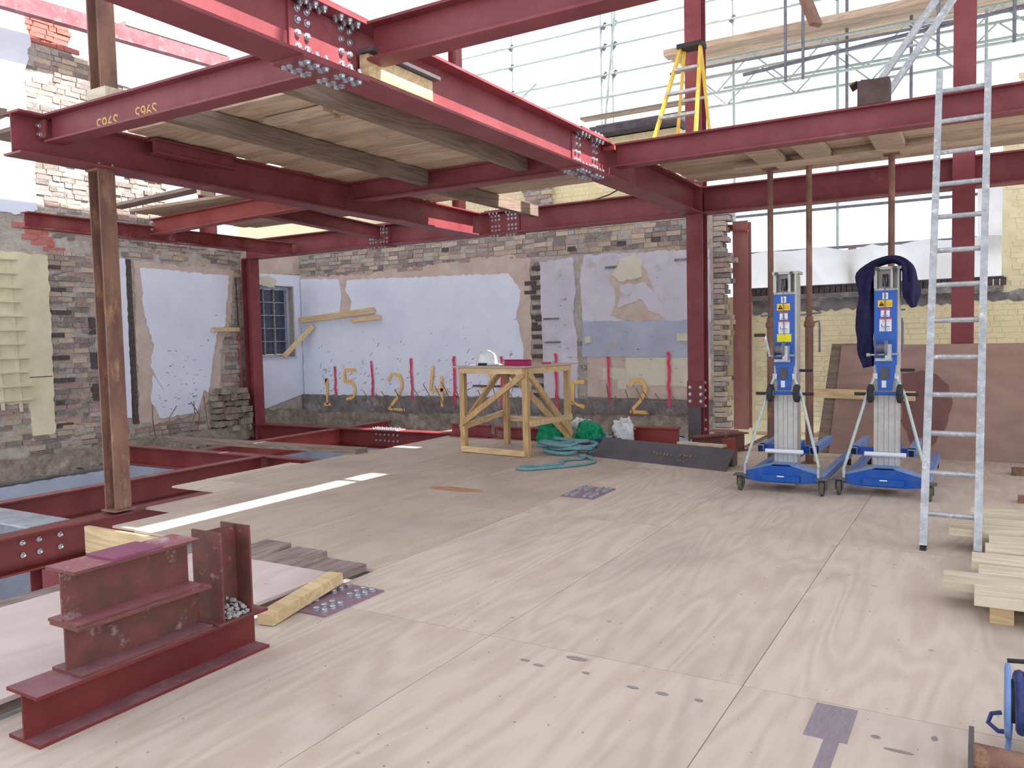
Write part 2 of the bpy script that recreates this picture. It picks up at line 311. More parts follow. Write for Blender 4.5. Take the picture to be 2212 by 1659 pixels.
def jag(poly, step=0.12, amp=0.03, seed=0):
    """roughen a polygon's edges"""
    out = []; n = len(poly); rnd = random.Random(seed)
    for i in range(n):
        a = Vector(poly[i]); b = Vector(poly[(i+1) % n]); L = (b-a).length; k = max(1, int(L/step)); nrm = Vector((-(b-a).y, (b-a).x)).normalized() if L > 0 else Vector((0, 0))
        for j in range(k):
            p = a.lerp(b, j/k); out.append(p+nrm*rnd.uniform(-amp, amp) if j else p+Vector((rnd.uniform(-amp, amp), rnd.uniform(-amp, amp)))*0.5)
    return out
def slab(name, poly, plane, at, thick, m, parent, step=0.12, amp=0.03, seed=0, label=None, mats=None):
    """a slab of plaster with a broken outline lying on a wall; plane 'x' = (y,z) facing +X, 'y' = (x,z) facing -Y"""
    P = jag(poly, min(step, 0.06), amp*0.6, seed) if amp else [Vector(p) for p in poly]
    bm = bmesh.new()
    f3 = (lambda p, t: (at+t, p[0], p[1])) if plane == 'x' else (lambda p, t: (p[0], at-t, p[1]))
    lo = [bm.verts.new(f3(p, 0)) for p in P]; hi = [bm.verts.new(f3(p, thick)) for p in P]; n = len(P)
    bm.faces.new(hi)
    for i in range(n): bm.faces.new((lo[i], lo[(i+1) % n], hi[(i+1) % n], hi[i]))
    bmesh.ops.recalc_face_normals(bm, faces=bm.faces); bm.normal_update()
    hf = max(bm.faces, key=lambda f: f.calc_area())
    want = Vector((1,0,0)) if plane == 'x' else Vector((0,-1,0))
    if hf.normal.dot(want) < 0: bmesh.ops.reverse_faces(bm, faces=bm.faces)
    me = bpy.data.meshes.new(name); c = sum((v.co for v in bm.verts), Vector())/len(bm.verts)
    for v in bm.verts: v.co -= c
    bm.to_mesh(me); bm.free(); me.materials.append(m)
    o = bpy.data.objects.new(name, me); C.objects.link(o); put(o, c, parent)
    if label: o['label'] = label
    return o
def inside(p, poly):
    x, y = p; r = False; j = len(poly)-1
    for i in range(len(poly)):
        xi, yi = poly[i]; xj, yj = poly[j]
        if (yi > y) != (yj > y) and x < (xj-xi)*(y-yi)/(yj-yi)+xi: r = not r
        j = i
    return r
def brick_mesh(plane, m, seed):
    rnd = random.Random(seed); L, H, T = 0.215, 0.065, 0.05
    if plane == 'x': dims = (T, L, H)
    else: dims = (L, T, H)
    mb = MB(); x, y, z = [d/2 for d in dims]; mb.box(-x, x, -y, y, -z, z)
    mb.v = [tuple(c+rnd.uniform(-0.004, 0.004) for c in p) for p in mb.v]
    return mb.mesh('brick', m)
BM = {}
def bricks(parent, plane, at, polys, pal, excl=(), proud=0.012, cap=300, miss=0.03, seed=1, used=[0], weights=None, tooth=0.02):
    """coursed bricks inside polygons of a wall face: the first `cap` are parts, the others one joined part"""
    rnd = random.Random(seed); key = (plane, tuple(m.name for m in pal))
    if key not in BM: BM[key] = [brick_mesh(plane, m, i) for i, m in enumerate(pal*2)]
    spots = []
    for poly in polys:
        us = [p[0] for p in poly]; zs = [p[1] for p in poly]
        z = min(zs)+0.0375; row = 0
        while z < max(zs):
            flem = row % 2; u = min(us)-0.225*rnd.random(); k = 0
            while u < max(us):
                w = 0.215 if (k+flem) % 3 else 0.1025
                c = (u+w/2, z)
                if inside(c, poly) and not any(inside(c, e) for e in excl) and rnd.random() > miss: spots.append((c, w/0.215, rnd.random(), rnd.uniform(-tooth, tooth)*0.5))
                u += w+0.010; k += 1
            z += 0.075; row += 1
    n = 0; rest = MB()
    order = sorted(spots, key=lambda s: (s[0][0] if plane == 'x' else -s[0][0]))
    for (u, z), sc, r, pr in order:
        pr = proud+pr
        if n < cap:
            me = BM[key][int(r*len(BM[key]))]
            if plane == 'x': inst('brick', me, (at-0.025+pr, u, z), parent, (1, sc, 1))
            else: inst('brick', me, (u, at+0.025-pr, z), parent, (sc, 1, 1))
        else:
            mi = int(r*len(pal)); hw = 0.1075*sc; rr = lambda: rnd.uniform(-0.004, 0.004)
            if plane == 'x': rest.box(at-0.05+pr, at+pr+rr(), u-hw+rr(), u+hw+rr(), z-0.0325+rr(), z+0.0325+rr(), mi)
            else: rest.box(u-hw+rr(), u+hw+rr(), at-pr+rr(), at+0.05-pr, z-0.0325+rr(), z+0.0325+rr(), mi)
        n += 1
    if rest.v: rest.build('brickwork', pal, parent, kind='stuff')
    return n

XL = -11.65
# --- left wall with its window opening and broken top
wl = MB()
wl.box(XL-0.35, XL, 3.0, 10.52, -2.8, 3.2); wl.box(XL-0.35, XL, 11.40, 11.95, -2.8, 3.2)
wl.box(XL-0.35, XL, 10.52, 11.40, -2.8, 1.16); wl.box(XL-0.35, XL, 10.52, 11.40, 2.51, 3.2)
for y0, y1, z1 in ((3.0, 6.42, 6.6), (6.42, 7.2, 5.74), (7.2, 7.5, 5.66), (7.5, 7.75, 5.55), (7.75, 8.38, 5.45), (8.38, 8.70, 5.36)):
    wl.box(XL-0.35, XL, y0, y1, 3.2, z1)
wl.box(XL-0.33, XL-0.02, 6.46, 7.2, 5.74, 6.14)
wall_left = wl.build('wall_left', MORT, kind='structure')
slab('plaster_panel', [(5.0, 3.34), (6.42, 3.30), (6.55, 3.40), (6.52, 4.3), (6.46, 5.2), (6.58, 5.75), (6.40, 6.45), (5.0, 6.45)], 'x', XL, 0.03, PLAST, wall_left, 0.15, 0.03, 3, 'bright white plaster panel at the top of the wall')
slab('painted_panel', [(4.6, 0.70), (6.28, 0.66), (6.30, 0.12), (6.62, 0.20), (6.66, 2.76), (4.6, 2.80)], 'x', XL, 0.03, CREAM, wall_left, 0.14, 0.025, 4, 'cream painted wall panel')
slab('plaster_strip', [(7.34, 0.34), (7.42, 2.80), (7.60, 2.82), (7.60, 0.30)], 'x', XL, 0.07, PLAST, wall_left, 0.2, 0.012, 5)
slab('plaster_strip', [(7.62, 0.32), (7.62, 2.80), (7.86, 2.80), (7.84, 0.30)], 'x', XL, 0.04, PLAST, wall_left, 0.2, 0.012, 6)
slab('backing_plaster', [(7.98, 0.14), (9.0, 0.24), (9.35, 0.5), (9.55, 0.42), (9.62, 1.2), (9.72, 1.55), (9.86, 1.7), (9.98, 2.74), (8.02, 2.78)], 'x', XL, 0.02, PINKPL, wall_left, 0.12, 0.04, 7)
slab('plaster_panel', [(8.35, 0.24), (9.05, 0.28), (9.22, 0.66), (9.32, 0.60), (9.45, 1.25), (9.55, 1.62), (9.72, 1.75), (9.86, 2.64), (8.12, 2.68), (8.16, 1.9), (8.30, 1.45), (8.22, 1.1), (8.48, 0.62), (8.26, 0.95), (8.20, 0.55)], 'x', XL, 0.035, PLAST, wall_left, 0.12, 0.025, 8, 'white plaster panel with broken edges')
slab('plaster_panel', [(10.2, 0.30), (10.55, 0.20), (11.60, 0.42), (11.60, 2.74), (11.41, 2.74), (11.41, 1.15), (10.51, 1.15), (10.51, 2.52), (11.41, 2.52), (11.41, 2.74), (10.2, 2.72)], 'x', XL, 0.03, PLAST, wall_left, 5, 0, 9)
slab('backing_plaster', [(10.15, 2.70), (11.6, 2.76), (11.6, 3.14), (10.15, 3.14)], 'x', XL, 0.02, PINKPL, wall_left, 0.14, 0.02, 10)
slab('backing_plaster', [(10.62, 2.5), (10.9, 2.48), (10.98, 2.62), (10.78, 2.70), (10.55, 2.66)], 'x', XL, 0.036, CREAM2, wall_left, 0.06, 0.02, 61)
slab('concrete_band', [(4.0, -0.42), (11.6, -0.25), (11.6, 0.10), (10.2, 0.22), (9.6, -0.02), (4.0, -0.14)], 'x', XL, 0.16, RUBB, wall_left, 0.14, 0.05, 11)
slab('basement_plaster', [(3.2, -2.75), (11.6, -2.75), (11.6, -0.42), (3.2, -0.46)], 'x', XL, 0.14, BASEPL, wall_left, 0.3, 0.02, 12, 'pale plaster below floor level')
# hanging lump of broken masonry by the corner post
mb = MB(); rnd = random.Random(5); mb.smooth = False
for j in range(7):
    z = -0.12+j*0.11; y0 = 9.35+0.04*rnd.uniform(-1, 1)+(0.25 if j < 1 else 0); y1 = 10.10-(0.03*abs(j-2))
    y = y0
    while y < y1:
        w = rnd.uniform(0.08, 0.22); mb.box(XL, XL+0.20+rnd.uniform(-0.06, 0.08), y, min(y+w, y1)-0.008, z+rnd.uniform(0, 0.02), z+0.11+rnd.uniform(-0.02, 0.01)); y += w
mb.build('broken_masonry', RUBB, wall_left)
# lath battens nailed over the cream panel
for k in range(11):
    z = 2.66-k*0.195; e = 6.22+0.012*k
    MB().box(XL+0.03, XL+0.075, 5.2, e+random.uniform(-0.03, 0.03), z, z+0.022).build('lath', CREAM, wall_left)
for y in (5.62, 5.92, 6.16):
    MB().bar((XL+0.036, y, 0.55), (XL+0.036, y-0.06, 2.64), 0.014, 0.045, (0,1,0)).build('lath_upright', CREAM, wall_left)
for i, (z, y0, y1) in enumerate(((1.02, 6.30, 6.62),)):
    MB().box(XL+0.03, XL+0.034, y0, y1, z, z+0.012).build('wall_crack', BRD, wall_left)
MB().box(XL+0.0, XL+0.02, 7.87, 7.965, 0.2, 2.8).build('open_chase', BRD, wall_left)
# pieces of brickwork left bare
up_poly = [(6.50, 3.02), (8.70, 3.02), (8.70, 5.36), (8.36, 5.45), (7.76, 5.52), (7.5, 5.64), (7.22, 5.72), (6.58, 5.72), (6.46, 5.0), (6.52, 4.2), (6.55, 3.4)]
redlow = [(6.28, 3.26), (6.60, 3.30), (6.66, 3.04), (6.98, 2.84), (6.62, 2.82), (6.30, 2.98)]
bricks(wall_left, 'x', XL, [[(6.46, 5.76), (7.20, 5.76), (7.20, 6.14), (6.46, 6.14)], redlow], BRR, seed=3, miss=0, cap=120)
bricks(wall_left, 'x', XL, [up_poly, [(6.66, 0.0), (7.36, 0.0), (7.40, 2.82), (6.68, 2.82)]], BR, excl=[redlow], seed=4, cap=290, miss=0.035, tooth=0.03)
bricks(wall_left, 'x', XL, [[(7.40, 2.84), (10.1, 2.84), (10.1, 3.18), (7.40, 3.18)], [(9.62, 0.6), (10.12, 0.6), (10.15, 2.8), (10.02, 2.8), (9.9, 1.75), (9.66, 1.3)],
        [(4.8, 0.0), (6.30, 0.10), (6.26, 0.62), (4.8, 0.64)], [(6.3, -0.1), (10.2, -0.1), (10.2, 0.2), (6.3, 0.2)]], BR, seed=5, cap=0, miss=0.06, tooth=0.05, proud=0.02)
MB().bar((XL+0.08, 9.42, 1.69), (XL+0.08, 9.98, 1.69), 0.06, 0.07).build('timber_bracket', NEWX, label='short softwood bracket nailed to the left wall plaster near the corner post', cat='timber')
MB().tube([(XL+0.06, 10.0, 1.62), (XL+0.06, 10.03, 0.42)], 0.022).build('waste_pipe', REDD, label='thin dark red pipe running down the left wall beside the corner post', cat='pipe')
MB().tube([(XL+0.07, 9.97, 2.62), (XL+0.07, 9.99, 1.75)], 0.012).build('conduit', RUBBER, label='thin black conduit on the broken brick edge beside the corner post', cat='pipe')

# window_1 in the left wall
w1 = thing('window_1', (XL-0.12, 10.96, 1.16), kind='structure')
fr = MB(); y0, y1, z0, z1 = 10.52, 11.40, 1.16, 2.51; x0, x1 = XL-0.22, XL-0.12
fr.box(x0, x1, y0, y0+0.05, z0, z1).box(x0, x1, y1-0.05, y1, z0, z1).box(x0, x1, y0+0.05, y1-0.05, z0, z0+0.05).box(x0, x1, y0+0.05, y1-0.05, z1-0.05, z1)
fr.build('window_frame', FRAMEW, w1)
MB().box(XL-0.30, XL+0.05, y0-0.03, y1+0.02, z0-0.035, z0).build('window_sill', FRAMEW, w1)
ys = [y0+0.05, y0+0.27, y0+0.53, y1-0.05]; zs = [z0+0.05+k*(z1-z0-0.1)/5 for k in range(6)]
for a in range(3):
    for b in range(5): MB().box(x0+0.03, x0+0.04, ys[a]+0.006, ys[a+1]-0.006, zs[b]+0.006, zs[b+1]-0.006).build('pane', GLASSD, w1)
for y in ys[1:3]: MB().box(x0+0.02, x1-0.02, y-0.011, y+0.011, z0+0.05, z1-0.05).build('glazing_bar', STEELW, w1)
for z in zs[1:5]: MB().box(x0+0.022, x1-0.022, y0+0.05, y1-0.05, z-0.008, z+0.008).build('glazing_bar', STEELW, w1)

# --- back wall
YB = 11.6
MB().box(XL, -3.42, YB, YB+0.35, -2.8, 3.32).build('wall_back', MORT, kind='structure')
wall_back = bpy.data.objects['wall_back']
slab('plaster_panel', [(-11.60, 0.40), (-6.62, 0.44), (-6.60, 1.3), (-6.72, 1.75), (-6.62, 2.2), (-6.85, 2.5), (-10.40, 2.58), (-10.44, 2.40), (-10.30, 2.20), (-10.36, 1.9), (-10.60, 1.98), (-10.55, 2.3), (-10.62, 2.62), (-11.60, 2.66)], 'y', YB, 0.03, PLAST, wall_back, 0.14, 0.025, 20, 'large white plaster panel')
slab('backing_plaster', [(-11.6, 0.36), (-6.46, 0.40), (-6.44, 2.72), (-6.8, 2.80), (-10.2, 2.68), (-11.6, 2.70)], 'y', YB, 0.015, PINKPL, wall_back, 0.14, 0.03, 21)
slab('plaster_panel', [(-6.22, 0.42), (-5.62, 0.42), (-5.60, 1.4), (-5.68, 1.75), (-5.62, 2.2), (-5.66, 2.68), (-6.26, 2.64)], 'y', YB, 0.03, PLASTL, wall_back, 0.14, 0.02, 22)
slab('plaster_panel', [(-5.50, 1.62), (-3.46, 1.58), (-3.46, 2.66), (-5.46, 2.70), (-5.55, 2.3)], 'y', YB, 0.03, PLASTL, wall_back, 0.14, 0.025, 23, 'lavender plaster panel with exposed patches')
slab('render_band', [(-5.52, 1.10), (-3.46, 1.08), (-3.46, 1.62), (-5.50, 1.66)], 'y', YB, 0.036, GREYPL, wall_back, 0.14, 0.02, 24, 'grey blue render band')
slab('plaster_panel', [(-5.44, 0.46), (-3.46, 0.44), (-3.46, 1.10), (-5.44, 1.12)], 'y', YB, 0.025, PINKPL, wall_back, 0.14, 0.012, 25)
slab('plaster_patch', [(-4.78, 0.66), (-3.46, 0.64), (-3.46, 1.08), (-4.78, 1.08)], 'y', YB, 0.032, CREAM2, wall_back, 0.3, 0.006, 26, 'cream plaster patch')
slab('plaster_patch', [(-5.18, 0.74), (-4.78, 0.74), (-4.78, 0.92), (-5.18, 0.92)], 'y', YB, 0.031, CREAM2, wall_back, 0.3, 0.006, 27)
slab('plaster_patch', [(-4.92, 0.60), (-4.78, 0.60), (-4.78, 0.74), (-4.92, 0.74)], 'y', YB, 0.031, CREAM2, wall_back, 0.3, 0.004, 28)
slab('plaster_patch', [(-5.02, 1.74), (-4.60, 1.62), (-4.18, 1.66), (-4.30, 2.0), (-4.42, 2.4), (-4.60, 2.62), (-4.85, 2.60), (-5.02, 2.30), (-4.92, 2.05)], 'y', YB, 0.04, PINKPL, wall_back, 0.1, 0.04, 29)
slab('plaster_patch', [(-4.86, 2.26), (-4.50, 2.30), (-4.46, 2.56), (-4.62, 2.66), (-4.80, 2.62), (-5.0, 2.36)], 'y', YB, 0.052, CREAM2, wall_back, 0.08, 0.04, 30)
slab('plaster_patch', [(-4.88, 1.86), (-4.52, 1.98), (-4.40, 1.80), (-4.12, 1.68), (-4.24, 1.98), (-4.44, 2.22), (-4.84, 2.20)], 'y', YB, 0.046, PLASTL, wall_back, 0.08, 0.03, 31)
slab('concrete_band', [(-11.6, 0.02), (-3.42, 0.18), (-3.42, 0.44), (-11.6, 0.40)], 'y', YB, 0.06, CONC, wall_back, 0.14, 0.02, 32, 'grey concrete band')
slab('concrete_band', [(-11.6, -0.22), (-3.42, -0.10), (-3.42, 0.20), (-11.6, 0.05)], 'y', YB, 0.14, RUBB, wall_back, 0.12, 0.05, 33, 'ragged rubble ledge')
slab('basement_plaster', [(-11.6, -2.75), (-3.42, -2.75), (-3.42, -0.10), (-11.6, -0.22)], 'y', YB, 0.10, BASEPL, wall_back, 0.3, 0.02, 34)
bricks(wall_back, 'y', YB, [[(-11.6, 2.70), (-10.3, 2.66), (-6.4, 2.74), (-3.44, 2.68), (-3.44, 3.32), (-11.6, 3.32)]], BR, seed=6, cap=300, miss=0.02)
bricks(wall_back, 'y', YB, [[(-6.46, 0.4), (-6.22, 0.4), (-6.24, 2.72), (-6.46, 2.72)], [(-5.60, 0.45), (-5.46, 0.45), (-5.46, 1.1), (-5.5, 1.7), (-5.58, 2.7), (-5.66, 2.7), (-5.62, 1.6)]], [BR[3], BR[0], BRD], seed=7, cap=0, miss=0.3, proud=0.0, tooth=0.05)
# rough broken end of the back wall
mb = MB(); rnd = random.Random(11)
for j in range(45):
    z = -0.1+j*0.075; x = -3.42
    ln = rnd.uniform(0.08, 0.27); d = rnd.choice((0.08, 0.16, 0.26))
    for y, w in ((YB, 0.16), (YB+0.17, 0.17)):
        mb.box(x, x+ln*rnd.uniform(0.6, 1.0)+0.03, y+rnd.uniform(0, 0.03), y+w, z, z+0.066, rnd.randrange(4))
mb.build('broken_brick_end', BR, wall_back, kind='stuff')
# spray painted setting out marks
def stroke(pts, w, m, name='spray_mark', z=None, at=YB-0.062):
    mb = MB(); n = len(pts); L = []; R = []; rnd = random.Random(len(pts)*7+int(pts[0][0]*100))
    for i, p in enumerate(pts):
        a = Vector(pts[max(0, i-1)]); b = Vector(pts[min(n-1, i+1)]); d = (b-a).normalized(); q = Vector((-d.y, d.x))*(w/2*rnd.uniform(0.75, 1.2)); p = Vector(p); L.append(p+q); R.append(p-q)
    vs = []
    for k in (0.0, 0.003):
        for p in L: vs.append((p.x, at-k, p.y))
        for p in R: vs.append((p.x, at-k, p.y))
    fs = []
    for i in range(n-1): fs += [(2*n+i, 2*n+i+1, 3*n+i+1, 3*n+i), (i, n+i, n+i+1, i+1), (i, i+1, 2*n+i+1, 2*n+i), (n+i, 3*n+i, 3*n+i+1, n+i+1)]
    fs += [(0, 2*n, 3*n, n), (n-1, 2*n-1, 4*n-1, 3*n-1)]
    return mb.add(vs, fs).build(name, m, wall_back)
def sub(pts, k=4):
    out = []
    for a, b in zip(pts, pts[1:]): out += [tuple(Vector(a).lerp(Vector(b), i/k)) for i in range(k)]
    return out+[tuple(pts[-1])]
rr = random.Random(2)
for x, za, zb in ((-10.75, 0.40, 0.96), (-9.83, 0.38, 1.06), (-8.91, 0.36, 1.10), (-7.98, 0.30, 1.13), (-7.01, 0.28, 1.12), (-5.98, 0.26, 1.16), (-5.06, 0.36, 1.10), (-4.08, 0.34, 1.16)):
    stroke([(x+rr.uniform(-0.012, 0.012), za+(zb-za)*i/10) for i in range(11)], 0.045, SPRAYR)
def glyph(ch, x, z, h):
    w = h*0.6; G = {'1': [[(0.3, 0.8), (0.5, 1.0), (0.5, 0)], [(0.2, 0), (0.8, 0)]], '4': [[(0.3, 1), (0.15, 0.4), (1, 0.42)], [(0.72, 0.75), (0.72, 0)]],
        '5': [[(0.95, 1), (0.15, 1), (0.12, 0.6), (0.6, 0.62), (0.9, 0.38), (0.75, 0.08), (0.2, 0.0)]], '2': [[(0.05, 0.8), (0.3, 1.0), (0.75, 0.95), (0.9, 0.7), (0.6, 0.35), (0.05, 0.02), (1.0, 0.0)]],
        'C': [[(0.95, 0.95), (0.15, 0.95), (0.12, 0.15), (0.95, 0.0)]], '3': [[(0.1, 0.9), (0.6, 1.0), (0.9, 0.75), (0.5, 0.52), (0.9, 0.3), (0.6, 0.0), (0.1, 0.1)]]}
    for s in G[ch]: stroke(sub([(x+a*w, z+b*h) for a, b in s]), 0.055, SPRAYO)
for ch, x, z, h in (('1', -11.12, 0.22, 0.5), ('5', -10.55, 0.33, 0.56), ('2', -9.48, 0.16, 0.66), ('4', -8.56, 0.24, 0.72), ('5', -7.5, 0.55, 0.55), ('C', -5.72, 0.30, 0.42), ('2', -4.72, 0.24, 0.5), ('3', -3.72, 0.36, 0.44)):
    glyph(ch, x, z, h)
# reinforcing starter bars along the foot of the wall
for i in range(30):
    x = -9.7+i*0.205+rr.uniform(-0.05, 0.05); z0 = 0.10; l = rr.uniform(0.35, 0.6)
    if -7.0 < x < -6.7: continue
    t = rr.uniform(-0.24, 0.0)
    MB().tube([(x, YB-0.12, z0), (x+t*0.5, YB-0.22, z0+l*0.6), (x+t, YB-0.28, z0+l)], 0.008, 5).build('starter_bar', RUST, wall_back)
for i in range(7):
    y = 8.2+i*0.25+rr.uniform(-0.05, 0.05)
    MB().tube([(XL+0.14, y, -0.1), (XL+0.2, y+rr.uniform(-0.15, 0.15), 0.25), (XL+0.25, y+rr.uniform(-0.2, 0.2), rr.uniform(0.4, 0.6))], 0.008, 5).build('starter_bar', RUST, wall_left)
# battens and sockets on the back wall
MB().bar((-11.58, YB-0.08, 1.86), (-9.72, YB-0.08, 1.99), 0.06, 0.11).build('timber_batten', NEWX, label='long softwood batten fixed across the white back wall by the window corner', cat='timber')
MB().bar((-10.28, YB-0.08, 1.82), (-9.58, YB-0.08, 1.86), 0.05, 0.08).build('timber_batten', NEWX, label='short softwood batten under the free end of the long wall batten', cat='timber')
MB().bar((XL+0.40, YB-0.09, 1.745), (XL+0.06, YB-0.55, 1.17), 0.05, 0.09).build('timber_strut', NEWX, label='slanting softwood strut from the wall batten down to the window sill', cat='timber')
for x, z, w, h in ((-5.45, 1.37, 0.09, 0.1), (-3.95, 1.38, 0.18, 0.11)):
    MB().box(x, x+w, YB-0.07, YB-0.03, z-h/2, z+h/2).build('socket_box', CREAM2, wall_back)
for x, z, w in ((-5.1, 2.48, 0.30), (-3.98, 2.52, 0.5), (-6.2, 1.72, 0.28), (-6.2, 1.34, 0.30)):
    MB().box(x, x+w, YB-0.045, YB-0.028, z-0.015, z+0.015).build('conduit_slot', CONC, wall_back)
for x, z in ((-4.9, 2.80), (-4.35, 2.82), (-5.75, 2.78), (-8.2, 2.95)):
    MB().box(x, x+0.14, YB-0.02, YB+0.02, z, z+0.07).build('joist_pocket', BRD, wall_back)
for k in range(14): MB().box(-6.43+0.02*(k % 2), -6.25, YB-0.03, YB-0.005, 0.44+k*0.16, 0.51+k*0.16).build('tooth_pocket', BRD, wall_back)
for k in range(16): MB().box(XL, XL+0.022, 6.66, 6.84+0.06*(k % 3), 0.1+k*0.165, 0.165+k*0.165).build('tooth_pocket', BRD if k % 2 else BR[3], wall_left)
for z_ in (0.62, 1.10, 1.62): MB().box(XL, XL+0.024, 7.22, 7.36, z_, z_+0.26).build('joist_pocket', BRD, wall_left)
sc = MB(); rs = random.Random(77)
for _ in range(150):
    x = rs.uniform(-11.2, -6.7); z = 0.45+abs(rs.gauss(0, 0.45)); w_ = rs.uniform(0.008, 0.035); h_ = rs.uniform(0.008, 0.05); a_ = rs.uniform(-0.5, 0.5)
    if z > 2.4: continue
    sc.bar((x-w_*math.cos(a_), YB-0.0305, z-h_*math.sin(a_+0.6)), (x+w_*math.cos(a_), YB-0.0305, z+h_*math.sin(a_+0.6)), 0.003, rs.uniform(0.006, 0.02), (0,0,1))
for _ in range(60):
    x = rs.uniform(-6.2, -3.6); z = rs.uniform(0.5, 2.5); w_ = rs.uniform(0.006, 0.03)
    sc.bar((x-w_, YB-0.040, z), (x+w_, YB-0.040, z+rs.uniform(-0.01, 0.01)), 0.003, rs.uniform(0.006, 0.018), (0,0,1))
sc.build('wall_scuffs', GREYP, wall_back, kind='stuff')
sc = MB()
for _ in range(60):
    y = rs.uniform(8.3, 9.6); z = 0.35+abs(rs.gauss(0, 0.5)); w_ = rs.uniform(0.008, 0.03)
    if z < 2.5 and y < 8.9+z*0.4: sc.bar((XL+0.036, y-w_, z), (XL+0.036, y+w_, z+rs.uniform(-0.02, 0.02)), 0.003, rs.uniform(0.006, 0.02), (0,0,1))
sc.build('wall_scuffs', GREYP, wall_left, kind='stuff')
MB().box(-7.6, -6.5, YB-0.055, YB-0.03, 0.60, 0.63).build('wall_crack', BRD, wall_back)

# --- yellow painted wall behind
YY = 12.6
wy = MB()
wy.box(-14.5, -4.25, YY, YY+0.33, -0.6, 4.72); wy.box(-4.25, -3.75, YY, YY+0.33, -0.6, 3.1); wy.box(-3.75, 0.18, YY, YY+0.33, -0.6, 1.98); wy.box(0.18, 4.5, YY, YY+0.33, -0.6, 4.0)
wall_yellow = wy.build('wall_right', YBR, kind='structure')
def ybricks():
    mb = MB(); rnd = random.Random(9); n = 0; z = 0.0375
    objs = []
    me = brick_mesh('y', YBR, 3)
    while z < 4.7:
        x = -3.15 if z < 1.9 else 0.2
        rngs = ((-3.1, 2.0),) if z < 1.86 else (((0.2, 2.0),) if z < 3.1 else ((-10.8, -4.4), (0.2, 1.2)))
        for a, b in rngs:
            x = a-0.2*rnd.random(); k = int(z/0.075)
            while x < b:
                w = 0.215 if (k % 3) else 0.1025
                if x >= a:
                    if n < 300 and z < 1.9 and x < 0.6: inst('brick', me, (x+w/2, YY+0.025-0.006-rnd.random()*0.004, z), wall_yellow, (w/0.215, 1, 1)); n += 1
                    else: mb.box(x, x+w, YY-0.004-rnd.random()*0.004, YY+0.03, z-0.0325, z+0.0325)
                x += w+0.010; k += 1
        z += 0.075
    mb.build('brickwork', YBR, wall_yellow, kind='stuff')
ybricks()
# sill: a course of dark bricks on edge, ledge and stained render below
x = -3.18
while x < 0.2:
    MB().box(x, x+0.066, YY-0.05, YY+0.2, 1.98, 2.08+random.uniform(-0.01, 0.01)).build('sill_brick', BRD, wall_yellow); x += 0.076
MB().box(-3.2, 0.2, YY-0.09, YY+0.2, 1.90, 1.975).build('window_sill', CONC, wall_yellow)
slab('render_stain', [(-3.1, 1.70), (0.5, 1.78), (0.5, 1.90), (-3.1, 1.90)], 'y', YY, 0.012, CONC, wall_yellow, 0.14, 0.04, 40)
MB().box(-3.2, 0.2, YY-0.06, YY+0.3, 2.08, 2.10).build('sill_capping', LEAD, wall_yellow)
mb = MB(); mb.box(-7.02, -6.54, YY-0.10, YY, 3.2, 4.5); pier = mb.build('brick_pier', MORT, wall_yellow)
bricks(pier, 'y', YY-0.10, [[(-7.0, 3.3), (-6.54, 3.3), (-6.54, 4.5), (-7.0, 4.5)]], BR, seed=8, cap=80, miss=0.0)
MB().box(-6.6, -4.1, YY-0.3, YY+0.35, 4.74, 4.86).build('roof_edge_boarding', LEAD, label='dark bitumen covered parapet boarding on top of the yellow wall behind', cat='boarding')
MB().tube([(-9.2, YY-0.16, 4.1), (-8.0, YY-0.16, 3.55), (-6.9, YY-0.16, 3.45), (-5.4, YY-0.16, 3.75), (-4.5, YY-0.16, 4.1)], 0.012, 6).build('cable', RUBBER, label='black cable slung along the yellow wall above the back girder', cat='cable')

# ------------------------------------------------------------------ plywood floor in sheets
floor = thing('floor', (-1.5, 5.0, -0.02), kind='structure')
def sheet(x0, x1, y0, y1, m=PLY, z=0.0, t=0.02, nm='plywood_sheet', par=floor):
    g = 0.0022; mb = MB(); mb.box(x0+g, x1-g, y0+g, y1-g, z-t, z-random.uniform(0, 0.0012)); return mb.build(nm, m, par)
for x0, x1 in ((-3.27, -2.045), (-2.045, -0.835), (-0.835, 0.385), (0.385, 1.6), (1.6, 2.8)):
    for y0, y1 in ((-1.68, 0.76), (0.76, 3.20), (3.20, 5.65), (5.65, 8.09), (8.09, 10.53), (10.53, 12.55)):
        if x0 < -3 and y0 > 8: y1 = min(y1, 9.98)
        if y1 > y0 and not (x0 < -3 and y0 > 10): sheet(x0, x1, y0, y1)
for x0, x1 in ((-4.49, -3.27), (-5.71, -4.49)):
    for y0, y1 in ((3.82, 5.65), (5.65, 8.09), (8.09, 9.92)): sheet(x0, x1, y0, y1, PLYD)
sheet(-6.02, -5.71, 3.84, 4.42, PLYD); sheet(-6.42, -5.71, 4.42, 5.65, PLYD); sheet(-6.96, -5.71, 5.65, 8.09, PLYD); sheet(-6.86, -5.71, 8.09, 9.88, PLYD)
sheet(-7.14, -6.42, 5.22, 5.65, PLY); sheet(-7.16, -6.96, 5.65, 6.86, PLY)
MB().box(-6.3, -5.2, 3.78, 3.82, -0.24, -0.022).build('edge_joist', NEWX, floor, 'cream timber edging joist')
for x in (-2.6, -1.4, -0.2, 1.0): MB().box(x-0.05, x+0.05, -1.6, 12.4, -0.25, -0.022).build('floor_joist', TIMY, floor)
